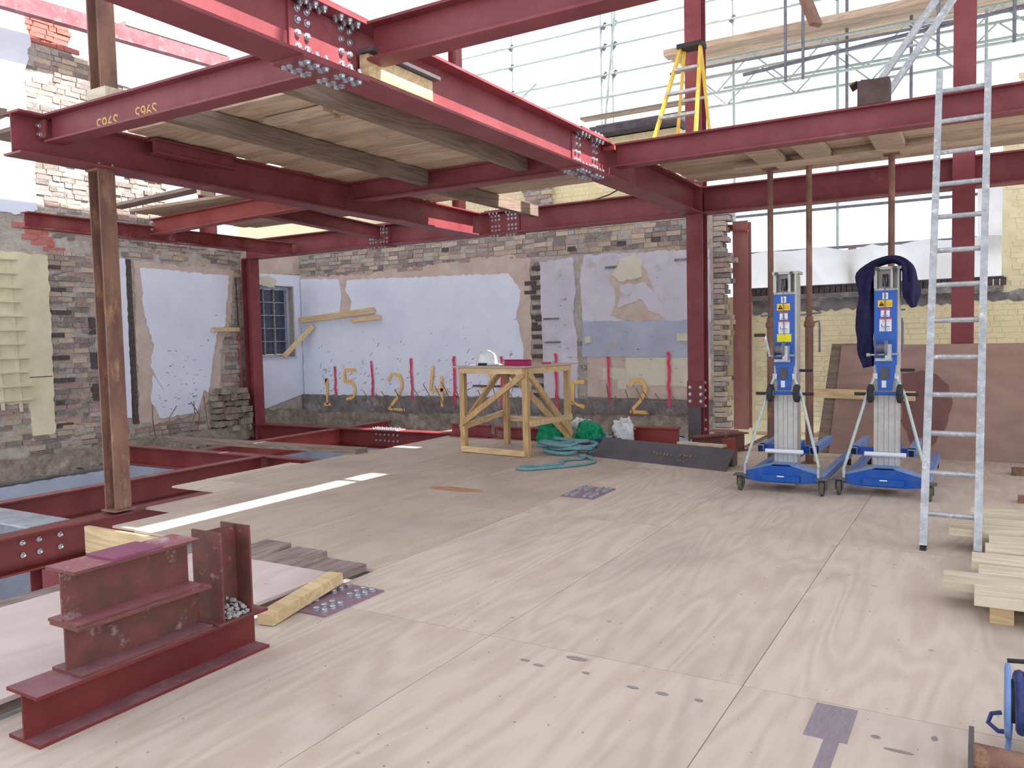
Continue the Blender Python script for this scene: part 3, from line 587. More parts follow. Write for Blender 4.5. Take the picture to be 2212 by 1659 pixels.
# dark scuffs, screw heads and stains with a shape of their own
mb = MB()
rr = random.Random(21)
for _ in range(170):
    x = rr.uniform(-3.2, 0.35); y = rr.uniform(1.4, 6.5); r = rr.uniform(0.002, 0.006); mb.lathe((x, y, -0.001), [(r, 0), (r*0.8, 0.0015)], (0,0,1), 6)
mb.build('screw_heads', SCUFF, floor, kind='stuff')
for x, y, rx, ry in ((-1.55, 3.14, 0.06, 0.02), (-1.75, 3.02, 0.025, 0.012), (-1.67, 3.0, 0.028, 0.013), (-1.45, 3.02, 0.02, 0.012), (-1.22, 2.98, 0.026, 0.012), (-1.1, 2.98, 0.028, 0.014), (-0.95, 2.99, 0.02, 0.012), (-0.32, 3.0, 0.016, 0.013), (-0.24, 2.93, 0.05, 0.01), (-0.14, 3.08, 0.01, 0.02)):
    m_ = MB(); m_.add([(x+rx*math.cos(t*PI/5)*rr.uniform(0.8, 1.2), y+ry*math.sin(t*PI/5), 0.0006) for t in range(10)], [tuple(range(10))]); m_.build('scuff_mark', SCUFF, floor)
m_ = MB(); m_.box(-0.545, -0.40, 2.90, 3.18, -0.001, 0.0012); m_.box(-0.475, -0.425, 2.2, 2.90, -0.001, 0.001); m_.build('veneer_repair_patch', TAPE, floor, 'grey rectangular patch with a narrow tail')
m_ = MB(); m_.add([(-4.35+0.30*math.cos(t*PI/8)*rr.uniform(0.8, 1.1), 6.25+0.10*math.sin(t*PI/8)*rr.uniform(0.8, 1.1), 0.0006) for t in range(16)], [tuple(range(16))])
m_.build('rust_stain', mat('rust_stain_on_ply', (190, 140, 110), (178, 132, 104), scale=6, rough=0.8), floor)

# ------------------------------------------------------------------ steel frame
def steel(name, p0, p1, d, b, label, m=RED, up=(0,0,1), cat='beam', tf=0.016, tw=0.011, group=None):
    r = thing(name, ((p0[0]+p1[0])/2, (p0[1]+p1[1])/2, min(p0[2], p1[2])-(d/2 if abs(p0[2]-p1[2]) < 0.1 else 0)), label, cat, group)
    beam_mb(p0, p1, d, b, tf, tw, up).build('steel_section', m, r); return r
def bolts(parent, key, pts):
    for p in pts: inst('bolt', BOLT[key], p, parent)
ZB, ZT = 2.94, 3.27; ZC = (ZB+ZT)/2; D = ZT-ZB
XM = -3.21
main = steel('main_girder', (XM, -1.5, ZC), (XM, 10.06, ZC), D, 0.24, 'deep red overhead girder running from the front to the tall red post', tf=0.018)
def splice_main(y0, y1):
    p = MB().box(XM+0.0055, XM+0.018, y0, y1, ZB+0.03, ZT-0.03).build('splice_plate', RED, main)
    ym = (y0+y1)/2; cols = [y0+0.06+k*0.07 for k in range(3)]+[y1-0.06-k*0.07 for k in range(3)]
    bolts(p, 'head_x', [(XM+0.018, y, z) for y in (cols[0], cols[1], cols[3], cols[4]) for z in (ZB+0.075, ZB+0.145, ZB+0.215, ZB+0.275)])
    q = MB().box(XM-0.12, XM+0.12, y0, y1, ZB-0.014, ZB).build('splice_plate', RED, main)
    bolts(q, 'head_down', [(XM+dx, y, ZB-0.014) for y in cols for dx in (-0.085, -0.045, 0.045, 0.085)])
    bolts(q, '+z', [(XM+dx, y, ZB+0.018) for y in cols for dx in (0.05, 0.09)])
    t = MB().box(XM-0.12, XM+0.12, y0, y1, ZT, ZT+0.014).build('splice_plate', RED, main)
    bolts(t, '-z', [(XM+dx, y, ZT-0.018) for y in cols for dx in (0.05, 0.09)])
    bolts(t, '+z', [(XM+dx, y, ZT+0.014) for y in cols for dx in (-0.085, -0.045, 0.045, 0.085)])
splice_main(3.17, 3.70); splice_main(6.56, 7.12)
MB().box(XM-0.12, XM+0.12, 10.05, 10.065, ZB, ZT).build('end_plate', RED, main)
left = steel('left_girder', (-6.52, 3.5, ZC), (-6.52, 10.045, ZC), D, 0.24, 'dark red overhead girder resting on the rusty brown prop', tf=0.018)
back = steel('back_girder', (-11.5, 10.17, ZC), (XM-0.13, 10.17, ZC), D, 0.24, 'long red girder across the back above the plastered wall', tf=0.018)
def splice_back(x0, x1):
    p = MB().box(x0, x1, 10.146, 10.164, ZB+0.03, ZT-0.03).build('splice_plate', RED, back)
    cols = [x0+0.06, x0+0.12, x0+0.18, x1-0.18, x1-0.12, x1-0.06]
    bolts(p, 'head_y', [(x, 10.146, z) for x in cols for z in (ZB+0.06, ZB+0.12, ZB+0.21, ZB+0.27)])
    q = MB().box(x0-0.02, x1+0.02, 10.05, 10.29, ZB-0.014, ZB).build('splice_plate', RED, back); bolts(q, '-z', [(x, 10.09, ZB-0.014) for x in cols])
    t = MB().box(x0-0.02, x1+0.02, 10.05, 10.29, ZT, ZT+0.014).build('splice_plate', RED, back); bolts(t, '-z', [(x, 10.08, ZT-0.018) for x in cols]); bolts(t, '+z', [(x, 10.1, ZT+0.014) for x in cols])
splice_back(-8.64, -8.18); splice_back(-6.32, -5.80)
rback = steel('back_girder', (XM+0.11, 10.17, ZC), (-0.3285, 10.17, ZC), D, 0.24, 'dark red girder across the back above the bright window opening', tf=0.018)
steel('back_girder', (-0.1115, 10.17, ZC), (4.5, 10.17, ZC), D, 0.24, 'dark red girder end right of the tall column behind the ladder', tf=0.018)
wallb = steel('secondary_beam', (-10.24, 5.6, 3.02), (-10.24, 10.05, 3.02), 0.20, 0.16, 'red secondary beam beside the left wall joining the back girder', REDD)
ZS = 3.16; DS = 0.22
s965 = steel('secondary_beam', (-6.40, 3.76, ZS), (XM-0.11, 3.76, ZS), DS, 0.15, 'red beam with yellow paint marker numbers at upper left')
MB().box(-6.508, -6.40, 3.70, 3.715, 3.09, 3.23).build('end_cleat', RED, s965)
bolts(s965, '-y', [(-6.47, 3.70, 3.19), (-6.46, 3.70, 3.12)])
cb2 = steel('secondary_beam', (XM+0.11, 3.76, ZS), (4.0, 3.76, ZS), DS, 0.15, 'red overhead beam running off the top edge from the nearest bolted splice')
mid = steel('secondary_beam', (-6.40, 7.28, ZS), (XM-0.11, 7.28, ZS), DS, 0.15, 'red cross beam under the timber deck between the two long girders')
rb = steel('secondary_beam', (XM+0.11, 7.36, ZS), (4.0, 7.36, ZS), DS, 0.15, 'red beam carrying the ladder and cardboard box on the right')
MB().box(XM+0.02, XM+0.14, 7.22, 7.26, 3.20, 3.24).build('end_cleat', REDB, rb)
fl = steel('secondary_beam', (-10.16, 7.34, 3.10), (-6.64, 7.14, 3.15), 0.22, 0.15, 'bright orange red cross beam at left ending on the wall beam', REDB)
bolts(fl, '-y', [(-10.08, 7.26, 3.13), (-10.08, 7.26, 3.06)])
flb = steel('secondary_beam', (-7.85, 7.30, 3.12), (-8.30, 10.05, 3.14), 0.2, 0.15, 'red beam between the left deck and the back girder splice', RED)
MB().bar((-11.3, 5.7, 6.06), (-11.3, 9.75, 6.24), 0.14, 0.23).build('roof_beam', DUSTP, label='dusty red roof level beam over the broken top of the left wall', cat='beam')
MB().bar((-11.3, 7.8, 6.305), (-11.3, 9.7, 6.385), 0.16, 0.06).build('timber_plate', PALEX, label='pale timber lying on the roof level beam at upper left', cat='timber')
# posts
def post(name, x, y, z0, z1, d, b, label, m=RED, web='x', group=None):
    r = thing(name, (x, y, z0), label, 'post', group)
    beam_mb((x, y, z0), (x, y, z1), d, b, 0.013, 0.009, (0,1,0) if web == 'y' else (1,0,0)).build('steel_section', m, r); return r
c1 = post('steel_column', XM+0.01, 10.17, 0.0, ZT, 0.21, 0.21, 'red steel column with white bolts at its foot under the girder junction', web='y')
MB().box(XM-0.10, XM+0.12, 10.045, 10.063, 0.48, 0.82).build('splice_plate', RED, c1)
bolts(c1, 'head_y', [(XM-0.06+dx, 10.045, z) for dx in (0, 0.14) for z in (0.56, 0.65, 0.74)])
bolts(c1, 'head_x', [(XM+0.116, 10.09, z) for z in (0.2, 0.32, 0.5, 0.6, 0.7, 0.8)])
MB().box(XM-0.05, XM+0.11, 9.93, 9.945, 0.0, 0.50).build('base_stiffener', DARKST, c1, 'grey steel plate')
post('steel_column', XM+0.01, 10.17, ZT, 6.8, 0.21, 0.21, 'red upper column behind the yellow stepladder', web='y')
c2 = post('steel_column', -3.10, 12.0, 0.0, 3.05, 0.21, 0.22, 'red column just right of the broken brick wall end', DUSTR, web='y')
MB().prism([(-0.05,-0.05),(0.05,-0.05),(0.05,-0.03),(-0.03,-0.03),(-0.03,0.05),(-0.05,0.05)], (-3.42, 11.9, 2.98), (-2.98, 11.9, 2.94)).build('angle_bracket', REDB, c2, 'pink red angle bracket')
post('steel_column', -0.22, 10.18, 0.0, 6.8, 0.21, 0.215, 'tall red column behind the aluminium ladder at right', web='y')
post('steel_column', -11.42, 10.17, -0.9, ZB, 0.21, 0.22, 'dark red corner column beside the window', web='x')
post('steel_column', -11.3, 9.2, 3.15, 5.95, 0.2, 0.2, 'red upper column at the far left wall behind the sky gap', REDD)
pr = post('temporary_post', -6.55, 4.25, 0.0, ZB-0.014, 0.15, 0.15, 'rusty brown steel post propping the left girder', RUST, web='x')
MB().box(-6.65, -6.45, 4.15, 4.35, 0.0, 0.014).build('base_plate', RUST, pr); MB().box(-6.64, -6.46, 4.16, 4.34, ZB-0.014, ZB).build('head_plate', RUST, pr)
bolts(pr, '+z', [(-6.47, 4.18, ZB+0.018), (-6.47, 4.30, ZB+0.018)])
up = post('temporary_post', -5.95, 3.92, 3.42, 6.2, 0.14, 0.14, 'brown upper post standing on timber packing at upper left', RUST, web='x')
MB().box(-6.14, -5.62, 3.86, 4.02, ZT, 3.34).build('timber_packing', TIMX, label='dark timber packing block under the upper brown post', cat='timber')
MB().box(-6.04, -5.80, 3.83, 4.0, 3.34, 3.42).build('timber_packing', PALEX, label='pale timber pad between packing block and upper brown post', cat='timber')
post('steel_column', -6.86, 10.17, ZT+0.0, 6.5, 0.15, 0.15, 'slim red post rising from the back girder beside its splice', web='x')

# timber on and between the steel
def timber(p0, p1, w, h, m, label, name='timber_joist', cat='timber', group=None): return MB().bar(p0, p1, w, h).build(name, m, label=label, cat=cat, group=group)
timber((-5.30, 3.84, 3.19), (-5.30, 7.20, 3.19), 0.10, 0.15, TIMY, 'dark timber joist under the middle of the overhead board deck')
timber((-5.46, 7.36, 3.19), (-5.46, 10.0, 3.19), 0.10, 0.15, TIMY, 'timber joist behind the cross beam reaching the back girder')
timber((-4.06, 3.84, 3.19), (-4.06, 7.20, 3.19), 0.10, 0.15, TIMY, 'timber joist beside the main girder under the board deck')
timber((XM+0.06, 3.72, 3.04), (XM+0.06, 4.35, 3.04), 0.07, 0.13, NEWX, 'pale timber wedge lying in the main girder beyond the nearest splice', 'timber_offcut')
timber((XM+0.09, 3.70, 3.12), (XM+0.09, 4.38, 3.12), 0.10, 0.022, DARKST, 'thin dark strip resting on the pale timber wedge in the girder', 'timber_offcut')
timber((-6.7, 3.55, 3.30), (-9.2, 4.3, 3.62), 0.05, 0.06, TIMX, 'thin timber rail running off the left edge from the girder end', 'timber_rail')
timber((-7.6, 3.98, 3.31), (-6.18, 3.98, 3.31), 0.24, 0.035, TIMX, 'plank laid over the left girder end under the upper brown post', 'plank')

def deck(name, label, x0, x1, y0, y1, zu, bw=0.225, m=BOARDX, skip=(), jitter=0.05, far=None):
    r = thing(name, ((x0+x1)/2, (y0+y1)/2, zu), label, 'deck')
    y = y0; i = 0
    while y < y1-0.05:
        if i not in skip:
            a = x0+random.uniform(-jitter, jitter); b = (x1 if far is None or y < far[0] else far[1])-random.uniform(0, jitter*0.3)
            dz = 0.007*(i % 2)+random.uniform(0, 0.003); MB().box(a, b, y+0.0007, min(y+bw, y1)-0.0007, zu+dz, zu+dz+0.036).build('board', m, r)
        y += bw; i += 1
    return r
dk = deck('board_deck', 'overhead deck of boards between left girder and main girder', -6.42, -3.56, 4.40, 8.95, ZT+0.002, far=(7.10, -3.30))
MB().box(-5.1, -4.45, 4.75, 4.86, 3.225, ZT).build('timber_cleat', BOARDX, label='ragged timber cleats nailed under the overhead deck near its front edge', cat='timber')
MB().box(-4.95, -4.55, 4.98, 5.05, 3.24, ZT).build('timber_cleat', BOARDX, label='small cleat behind the ragged cleats under the overhead deck', cat='timber')
MB().box(-3.75, -3.30, 6.70, 6.78, ZT+0.052, ZT+0.09).build('timber_offcut', PALEX, label='added timber offcut over the girder slot to break the sunlight', cat='timber')  # added across the slot to break the sun strip on the floor
deck('board_deck', 'far left deck of boards behind the orange beam', -10.2, -8.1, 7.0, 9.2, 3.28, m=BOARDX, skip=(3,))
deck('board_deck', 'small board deck beside the left girder at left', -7.9, -6.66, 6.6, 9.0, 3.28, m=BOARDX)
deck('board_deck', 'overhead deck of boards on the right behind the ladder beam', XM+0.13, 4.0, 7.46, 9.80, ZT+0.006, m=BOARDX)
timber((-10.3, 6.86, 3.34), (-7.9, 6.80, 3.40), 0.2, 0.04, TIMX, 'loose plank on the front edge of the far left deck', 'plank')
timber((-8.4, 6.72, 3.32), (-8.4, 6.92, 3.32), 0.07, 0.07, PALEX, 'pale block end on the front edge of the far left deck', 'timber_block')
MB().prism(isec(0.16, 0.12), (-8.2, 6.95, 3.41), (-7.3, 7.2, 3.41)).build('steel_offcut', REDB, label='short red steel offcut lying behind the orange cross beam at left', cat='steel offcut')
MB().prism(isec(0.13, 0.10), (-6.35, 4.62, 3.19), (-6.35, 5.5, 3.19)).build('steel_offcut', RED, label='short red steel offcut on the left girder under the deck edge', cat='steel offcut')
# props with spreader timbers below the right deck
sp = MB().box(-2.35, -0.35, 8.80, 8.98, 3.165, 3.20).build('spreader_plank', BOARDX, label='long spreader plank held up by the props under the right deck', cat='timber')
for i, x in enumerate((-1.95, -1.50, -0.82)):
    MB().box(x-0.13, x+0.13, 8.1, 9.3, 3.20, 3.262).build('bearer_plank', BOARDX, label=('bearer plank crossing the spreader above the leftmost prop', 'bearer plank crossing the spreader above the middle prop', 'bearer plank crossing the spreader above the prop behind the jacket')[i], cat='timber', group='bearers under the right deck')
def prop(x, y, zt, label, handle=False):
    r = thing('acrow_prop', (x, y, 0), label, 'prop', 'steel props under the right deck')
    MB().tube([(x, y, 0.01), (x, y, 1.58)], 0.042, 12).build('outer_tube', RUST, r); MB().tube([(x, y, 1.55), (x, y, zt-0.008)], 0.031, 12).build('inner_tube', RUST, r)
    MB().box(x-0.075, x+0.075, y-0.075, y+0.075, 0, 0.01).build('base_plate', RUST, r); MB().box(x-0.075, x+0.075, y-0.075, y+0.075, zt-0.008, zt).build('head_plate', RUST, r)
    MB().lathe((x, y, 1.47), [(0.050, 0), (0.056, 0.015), (0.056, 0.045), (0.050, 0.06)], (0,0,1), 12).build('collar_nut', RUST, r)
    MB().tube([(x-0.10, y-0.03, 1.60), (x+0.13, y-0.03, 1.62)], 0.009, 6).build('locking_pin', GALVD, r)
    h = MB().tube([(x+0.05, y, 1.52), (x+0.10, y, 1.53), (x+0.105, y, 1.48), (x+0.105, y, 1.20)], 0.011, 6).build('handle', GALVD, r)
    return r
prop(-2.0, 8.92, 3.165, 'rusty prop behind the first blue lift, left of the pair'); prop(-1.63, 9.06, 3.20, 'rusty prop with hanging handle standing right of the first blue lift'); prop(-0.82, 8.92, 3.165, 'rusty prop rising behind the lift draped with a jacket')

# ------------------------------------------------------------------ floor level steel in the open bays at left
FZ = -0.17
f1 = steel('floor_beam', (-8.06, 3.2, FZ), (-8.06, 7.22, FZ), 0.30, 0.16, 'dark red floor beam crossing behind the rusty post', REDF)
f2 = steel('floor_beam', (-10.9, 7.30, FZ), (-6.98, 7.30, FZ), 0.28, 0.16, 'red floor beam from the left wall to the plywood edge', REDF)
f3 = steel('floor_beam', (-9.42, 7.40, FZ), (-9.42, 11.5, FZ), 0.28, 0.16, 'red floor beam running back to the corner of the white wall', REDB)
f4 = steel('floor_beam', (-11.5, 10.17, FZ), (-3.4, 10.17, FZ), 0.30, 0.24, 'long red floor beam parallel with the back wall', REDF)
p4 = MB().box(-8.66, -8.10, 10.05, 10.29, -0.02, -0.006).build('splice_plate', GREYST, f4)
bolts(p4, '+z', [(-8.60+k*0.09, 10.08+j*0.06, -0.006) for k in range(6) for j in range(3)]); bolts(p4, '-y', [(-8.60+k*0.09, 10.155, z) for k in range(6) for z in (-0.1, -0.2)])
f5 = steel('floor_beam', (-6.56, -1.0, FZ), (-6.56, 9.9, FZ), 0.30, 0.20, 'red floor beam under the foot of the rusty post', REDF)
bolts(f5, '+x', [(-6.55, y, z) for y in (3.42, 3.55, 3.72) for z in (-0.1, -0.2)])
f6 = steel('floor_beam', (-8.6, 3.72, FZ+0.01), (-6.68, 3.72, FZ+0.01), 0.28, 0.34, 'floor beam with bright grey flange at lower left', GREYST)
f8 = steel('floor_beam', (-7.35, 10.3, FZ), (-7.35, 11.5, FZ), 0.28, 0.16, 'short red floor beam running from back floor beam to the wall', REDF)
for o_ in (f1, f2, f3, f4, f5, f8): dusty(o_.children[0], DUST)
post('steel_column', -6.56, 3.62, -2.8, -0.33, 0.2, 0.2, 'dark red column below floor level at lower left', RED)
post('steel_column', -8.06, 7.3, -2.8, -0.33, 0.2, 0.2, 'dark red column below the crossing floor beams', RED)
timber((-10.95, 7.98, -0.02), (-6.86, 7.80, 0.03), 0.22, 0.06, TIMX, 'grey scaffold board bridging the open floor beams', 'plank')
fm = thing('floor_girder', (XM+0.1, 4, -0.33), 'girder hidden in the plywood floor showing two bolted splice plates', 'beam')
beam_mb((XM+0.11, -1.5, -0.19), (XM+0.11, 10.0, -0.19), 0.33, 0.24).build('steel_section', RED, fm)
for y0, y1 in ((3.02, 3.50), (6.34, 6.84)):
    p = MB().box(-3.27, -2.945, y0, y1, -0.003, 0.008).build('splice_plate', MAUVE, fm, 'flush splice plate')
    cols = [y0+0.05, y0+0.11, y0+0.17, y1-0.17, y1-0.11, y1-0.05]
    bolts(p, 'flat', [(x, y, 0.008) for y in cols for x in (-3.23, -3.17, -3.05, -2.99)])

# ------------------------------------------------------------------ objects on the floor, near left
def loosebox(name, x0, x1, y0, y1, z0, z1, m, label, cat, rz=0.0, group=None):
    mb = MB().box(x0, x1, y0, y1, z0, z1); cx, cy = (x0+x1)/2, (y0+y1)/2
    mb.v = [(cx+(x-cx)*math.cos(rz)-(y-cy)*math.sin(rz), cy+(x-cx)*math.sin(rz)+(y-cy)*math.cos(rz), z) for x, y, z in mb.v]
    return mb.build(name, m, label=label, cat=cat, group=group)
for i, (a, b, e) in enumerate(((-4.66, -4.44, 3.86), (-4.36, -4.12, 3.93), (-4.02, -3.74, 3.88), (-3.62, -3.30, 3.76))):
    loosebox('scaffold_board', a, b, 0.9, e, 0.006, 0.05, TIMG, ('weathered board end nearest the upright steel offcut', 'second weathered board end under the loose plywood', 'third weathered board end with a rough corner', 'weathered board end nearest the floor splice plate')[i], 'board', 0.0, 'boards bridging the floor opening')
loosebox('plywood_sheet', -4.46, -3.285, 1.02, 3.46, 0.052, 0.072, PLYL, 'loose pinkish plywood sheet laid over boards behind the steel offcuts', 'plywood')
timber((-3.13, 2.79, 0.034), (-3.235, 3.42, 0.066), 0.095, 0.06, NEWX, 'pale new timber length beside the floor splice plate', 'timber_length')
b1 = MB().prism(isec(0.19, 0.20, 0.013, 0.009), (-2.995, 1.53, 0.095), (-2.995, 2.60, 0.095)).build('beam_offcut', REDF, label='longest red beam offcut at the bottom of the front left stack', cat='steel offcut')
b2 = MB().prism(isec(0.19, 0.19, 0.012, 0.009), (-3.0, 1.70, 0.285), (-3.0, 2.30, 0.285)).build('beam_offcut', SCRAP, label='middle beam offcut of the stack, brown scuffed web', cat='steel offcut')
b3 = MB().prism(isec(0.215, 0.19, 0.012, 0.009), (-3.01, 1.70, 0.4875), (-3.01, 2.26, 0.4875)).build('beam_offcut', SCRAP, label='top beam offcut of the stack with pink dusty flange', cat='steel offcut')
dusty(b1, DUSTP); dusty(b2, DUSTP); dusty(b3, SCRAPP)
MB().box(-3.10, -2.92, 1.86, 2.08, 0.595, 0.605).build('steel_plate', PURP, label='small purple steel plate lying on the beam stack', cat='plate')
u = thing('upright_beam_offcut', (-2.99, 2.42, 0.19), 'beam offcut standing upright at the end of the stack with gravel inside', 'steel offcut')
beam_mb((-2.99, 2.43, 0.20), (-2.99, 2.43, 0.60), 0.17, 0.19, 0.010, 0.008, (0,1,0)).build('steel_section', SCRAP, u)
MB().box(-3.08, -2.885, 2.31, 2.55, 0.19, 0.20).build('base_plate', SCRAP, u)
mb = MB(); rr = random.Random(31)
for _ in range(90):
    t = rr.random(); x = -2.98+t*0.08; y = rr.uniform(2.365, 2.495); z = 0.20+(1-t)*0.07*rr.random(); s = rr.uniform(0.006, 0.014); mb.lathe((x, y, z), [(s*0.5, 0), (s, s*0.7), (s*0.4, s*1.4)], (rr.uniform(-1, 1), rr.uniform(-1, 1), 1), 5)
mb.build('gravel', DEBR, u, kind='stuff')

# ------------------------------------------------------------------ work bench and what lies on it
bn = thing('work_bench', (-5.17, 8.76, 0), 'tall rough softwood work bench with diagonal braces in front of the back wall', 'bench')
A, B_, Cc, Dd = Vector((-5.69, 8.42)), Vector((-4.71, 8.30)), Vector((-4.63, 9.24)), Vector((-5.56, 9.26))
top = 1.07
for p in (A, B_, Cc, Dd): MB().box(p.x-0.035, p.x+0.035, p.y-0.035, p.y+0.035, 0, top-0.0).build('leg', NEWZ, bn)
def rail(p, q, z0, z1, off=(0,0), nm='rail', m=NEWX, h=0.07): MB().bar((p.x+off[0], p.y+off[1], z0), (q.x+off[0], q.y+off[1], z1), 0.035, h).build(nm, m, bn)
rail(A, B_, top-0.04, top-0.04, (0, -0.052)); rail(Dd, Cc, top-0.04, top-0.04, (0, 0.052)); rail(B_, Cc, top-0.04, top-0.04, (0.052, 0)); rail(A, Dd, top-0.04, top-0.04, (-0.052, 0))
rail(A, B_, 0.045, 0.045, (0, -0.052)); rail(B_, Cc, 0.40, 0.40, (0.052, 0)); rail(Dd, Cc, 0.34, 0.34, (0, 0.052)); rail(A, Dd, 0.30, 0.42, (-0.052, 0))
rail(A, B_, 0.36, top-0.08, (0, -0.05), 'brace', NEWZ); rail(A, Dd, 0.30, top-0.06, (-0.05, 0), 'brace', NEWZ); rail(B_, Cc, top-0.08, 0.18, (0.05, 0), 'brace', NEWZ); rail(Dd, Cc, top-0.08, 0.12, (0, 0.05), 'brace', NEWZ)
mb = MB(); mb.add([(x, y, z) for z in (top, top+0.018) for x, y in ((-5.80, 8.34), (-4.66, 8.20), (-4.52, 9.34), (-5.62, 9.38))], [(3,2,1,0),(4,5,6,7),(0,1,5,4),(1,2,6,5),(2,3,7,6),(3,0,4,7)]); mb.build('bench_top', PLYD, bn)
h = thing('hard_hat', (-5.44, 8.62, top+0.018), 'white hard hat resting on the work bench', 'hard hat')
mb = MB(); mb.smooth = True
mb.lathe((-5.44, 8.62, top+0.022), [(0.128, 0.012), (0.126, 0.03), (0.122, 0.07), (0.110, 0.115), (0.085, 0.150), (0.05, 0.170), (0.012, 0.176)], (0,0,1), 24); mb.build('shell', HELM, h)
mb = MB(); mb.smooth = True; mb.lathe((-5.44, 8.62, top+0.018), [(0.118, 0.0), (0.140, 0.004), (0.142, 0.012), (0.126, 0.018)], (0,0,1), 24); mb.v = [(x+(0.05*max(0, (x+5.44)/0.14) if x > -5.44 else 0), y, z) for x, y, z in mb.v]; mb.build('brim', HELM, h)
MB().tube([(-5.44, 8.50, top+0.19-0.03), (-5.44, 8.56, top+0.192), (-5.44, 8.62, top+0.202), (-5.44, 8.68, top+0.192), (-5.44, 8.74, top+0.16)], 0.012, 6).build('ridge', HELM, h)
MB().box(-5.49, -5.37, 8.474, 8.492, top+0.02, top+0.05).build('headband', RUBBER, h)
mb = MB(); pr_ = [(-0.05, 0), (0.05, 0), (0.05, 0.008), (-0.042, 0.008), (-0.042, 0.062), (0.03, 0.07), (0.03, 0.078), (-0.05, 0.072)]
mb.prism(pr_, (-5.10, 8.42, top+0.018), (-4.70, 8.38, top+0.018)); mb.build('steel_channel', PINKP, label='bright pink steel channel lying on the work bench', cat='channel')
mb = MB(); mb.tube([(-4.86, 9.0, top+0.03), (-4.78, 8.96, top+0.03), (-4.72, 8.98, top+0.032)], 0.012, 6); mb.build('chalk_line', SPRAYR, label='small red tool lying on the right corner of the work bench', cat='tool')

# ------------------------------------------------------------------ clutter by the back column
mb = MB(); rr = random.Random(4); pts = []
for k in range(90):
    t = k/89; a = t*2*PI*4.4; r = 0.22+0.07*math.sin(a*1.7)
    pts.append((-4.40+r*1.3*math.cos(a)+0.03*math.sin(3*a), 8.74+r*0.75*math.sin(a), 0.024+0.13*t+0.016*math.sin(a*2.3)))
mb.smooth = True; mb.tube(pts, 0.023, 8)
tail = [(-4.15, 8.66, 0.018), (-4.02, 8.48, 0.018), (-4.0, 8.3, 0.018), (-4.1, 8.22, 0.02), (-4.14, 8.05, 0.018), (-4.05, 7.92, 0.018), (-4.15, 7.72, 0.018), (-4.32, 7.6, 0.018), (-4.36, 7.46, 0.018), (-4.22, 7.42, 0.018), (-4.08, 7.58, 0.018), (-3.92, 7.78, 0.018), (-3.80, 7.98, 0.018), (-3.78, 8.2, 0.018), (-3.95, 8.42, 0.02), (-4.12, 8.52, 0.02)]
def smooth_pts(P, k=4):
    P = [Vector(p) for p in P]; out = []
    for i in range(len(P)-1):
        p0, p1, p2, p3 = P[max(i-1, 0)], P[i], P[i+1], P[min(i+2, len(P)-1)]
        for j in range(k):
            t = j/k; out.append(0.5*((2*p1)+(-p0+p2)*t+(2*p0-5*p1+4*p2-p3)*t*t+(-p0+3*p1-3*p2+p3)*t**3))
    return out+[P[-1]]
mb.tube(smooth_pts(tail), 0.018, 8); mb.build('rope_coil', ROPE, label='coil of thick teal rope on the floor beside the work bench', cat='rope')
def blob(name, c, sx, sy, sz, m, label, cat, seed, rough=0.35, fl=True):
    bm = bmesh.new(); bmesh.ops.create_icosphere(bm, subdivisions=4, radius=1)
    for v in bm.verts:
        n = noise.noise(v.co*1.6+Vector((seed, 0, 0)))*rough+noise.noise(v.co*4.5+Vector((0, seed, 0)))*rough*0.5-abs(noise.noise(v.co*3.2+Vector((0, 0, seed))))*rough*0.7
        v.co *= 1+n; v.co = Vector((v.co.x*sx, v.co.y*sy, max(v.co.z, -0.75)*sz))
    z0 = min(v.co.z for v in bm.verts)
    for v in bm.verts: v.co.z -= z0
    me = bpy.data.meshes.new(name); bm.to_mesh(me); bm.free(); me.materials.append(m)
    for p in me.polygons: p.use_smooth = True
    o = bpy.data.objects.new(name, me); C.objects.link(o); put(o, c, None); return tag(o, label, cat)
blob('netting_heap', (-4.98, 9.45, 0.0), 0.26, 0.18, 0.17, GREENB, 'heap of green debris netting under the work bench', 'netting', 3)
blob('netting_heap', (-4.46, 9.52, 0.0), 0.20, 0.16, 0.19, GREENB, 'bright green netting bundle right of the bench leg', 'netting', 9)
blob('plastic_sack', (-4.72, 9.80, 0.0), 0.16, 0.12, 0.19, SACK, 'crumpled white plastic sack between the green netting bundles', 'sack', 17, 0.5)
blob('plastic_sack', (-4.03, 9.62, 0.0), 0.13, 0.11, 0.22, SACK, 'bright white crumpled sack standing beside the red offcuts', 'sack', 25, 0.55)
blob('canvas_bag', (-4.36, 9.22, 0.0), 0.10, 0.07, 0.07, CARD, 'flat brown canvas bag in front of the green netting', 'bag', 33)
MB().box(-4.24, -3.96, 9.22, 9.40, 0, 0.13).build('tool_case', CABLE, label='blue tool case behind the leaning steel plate', cat='case')
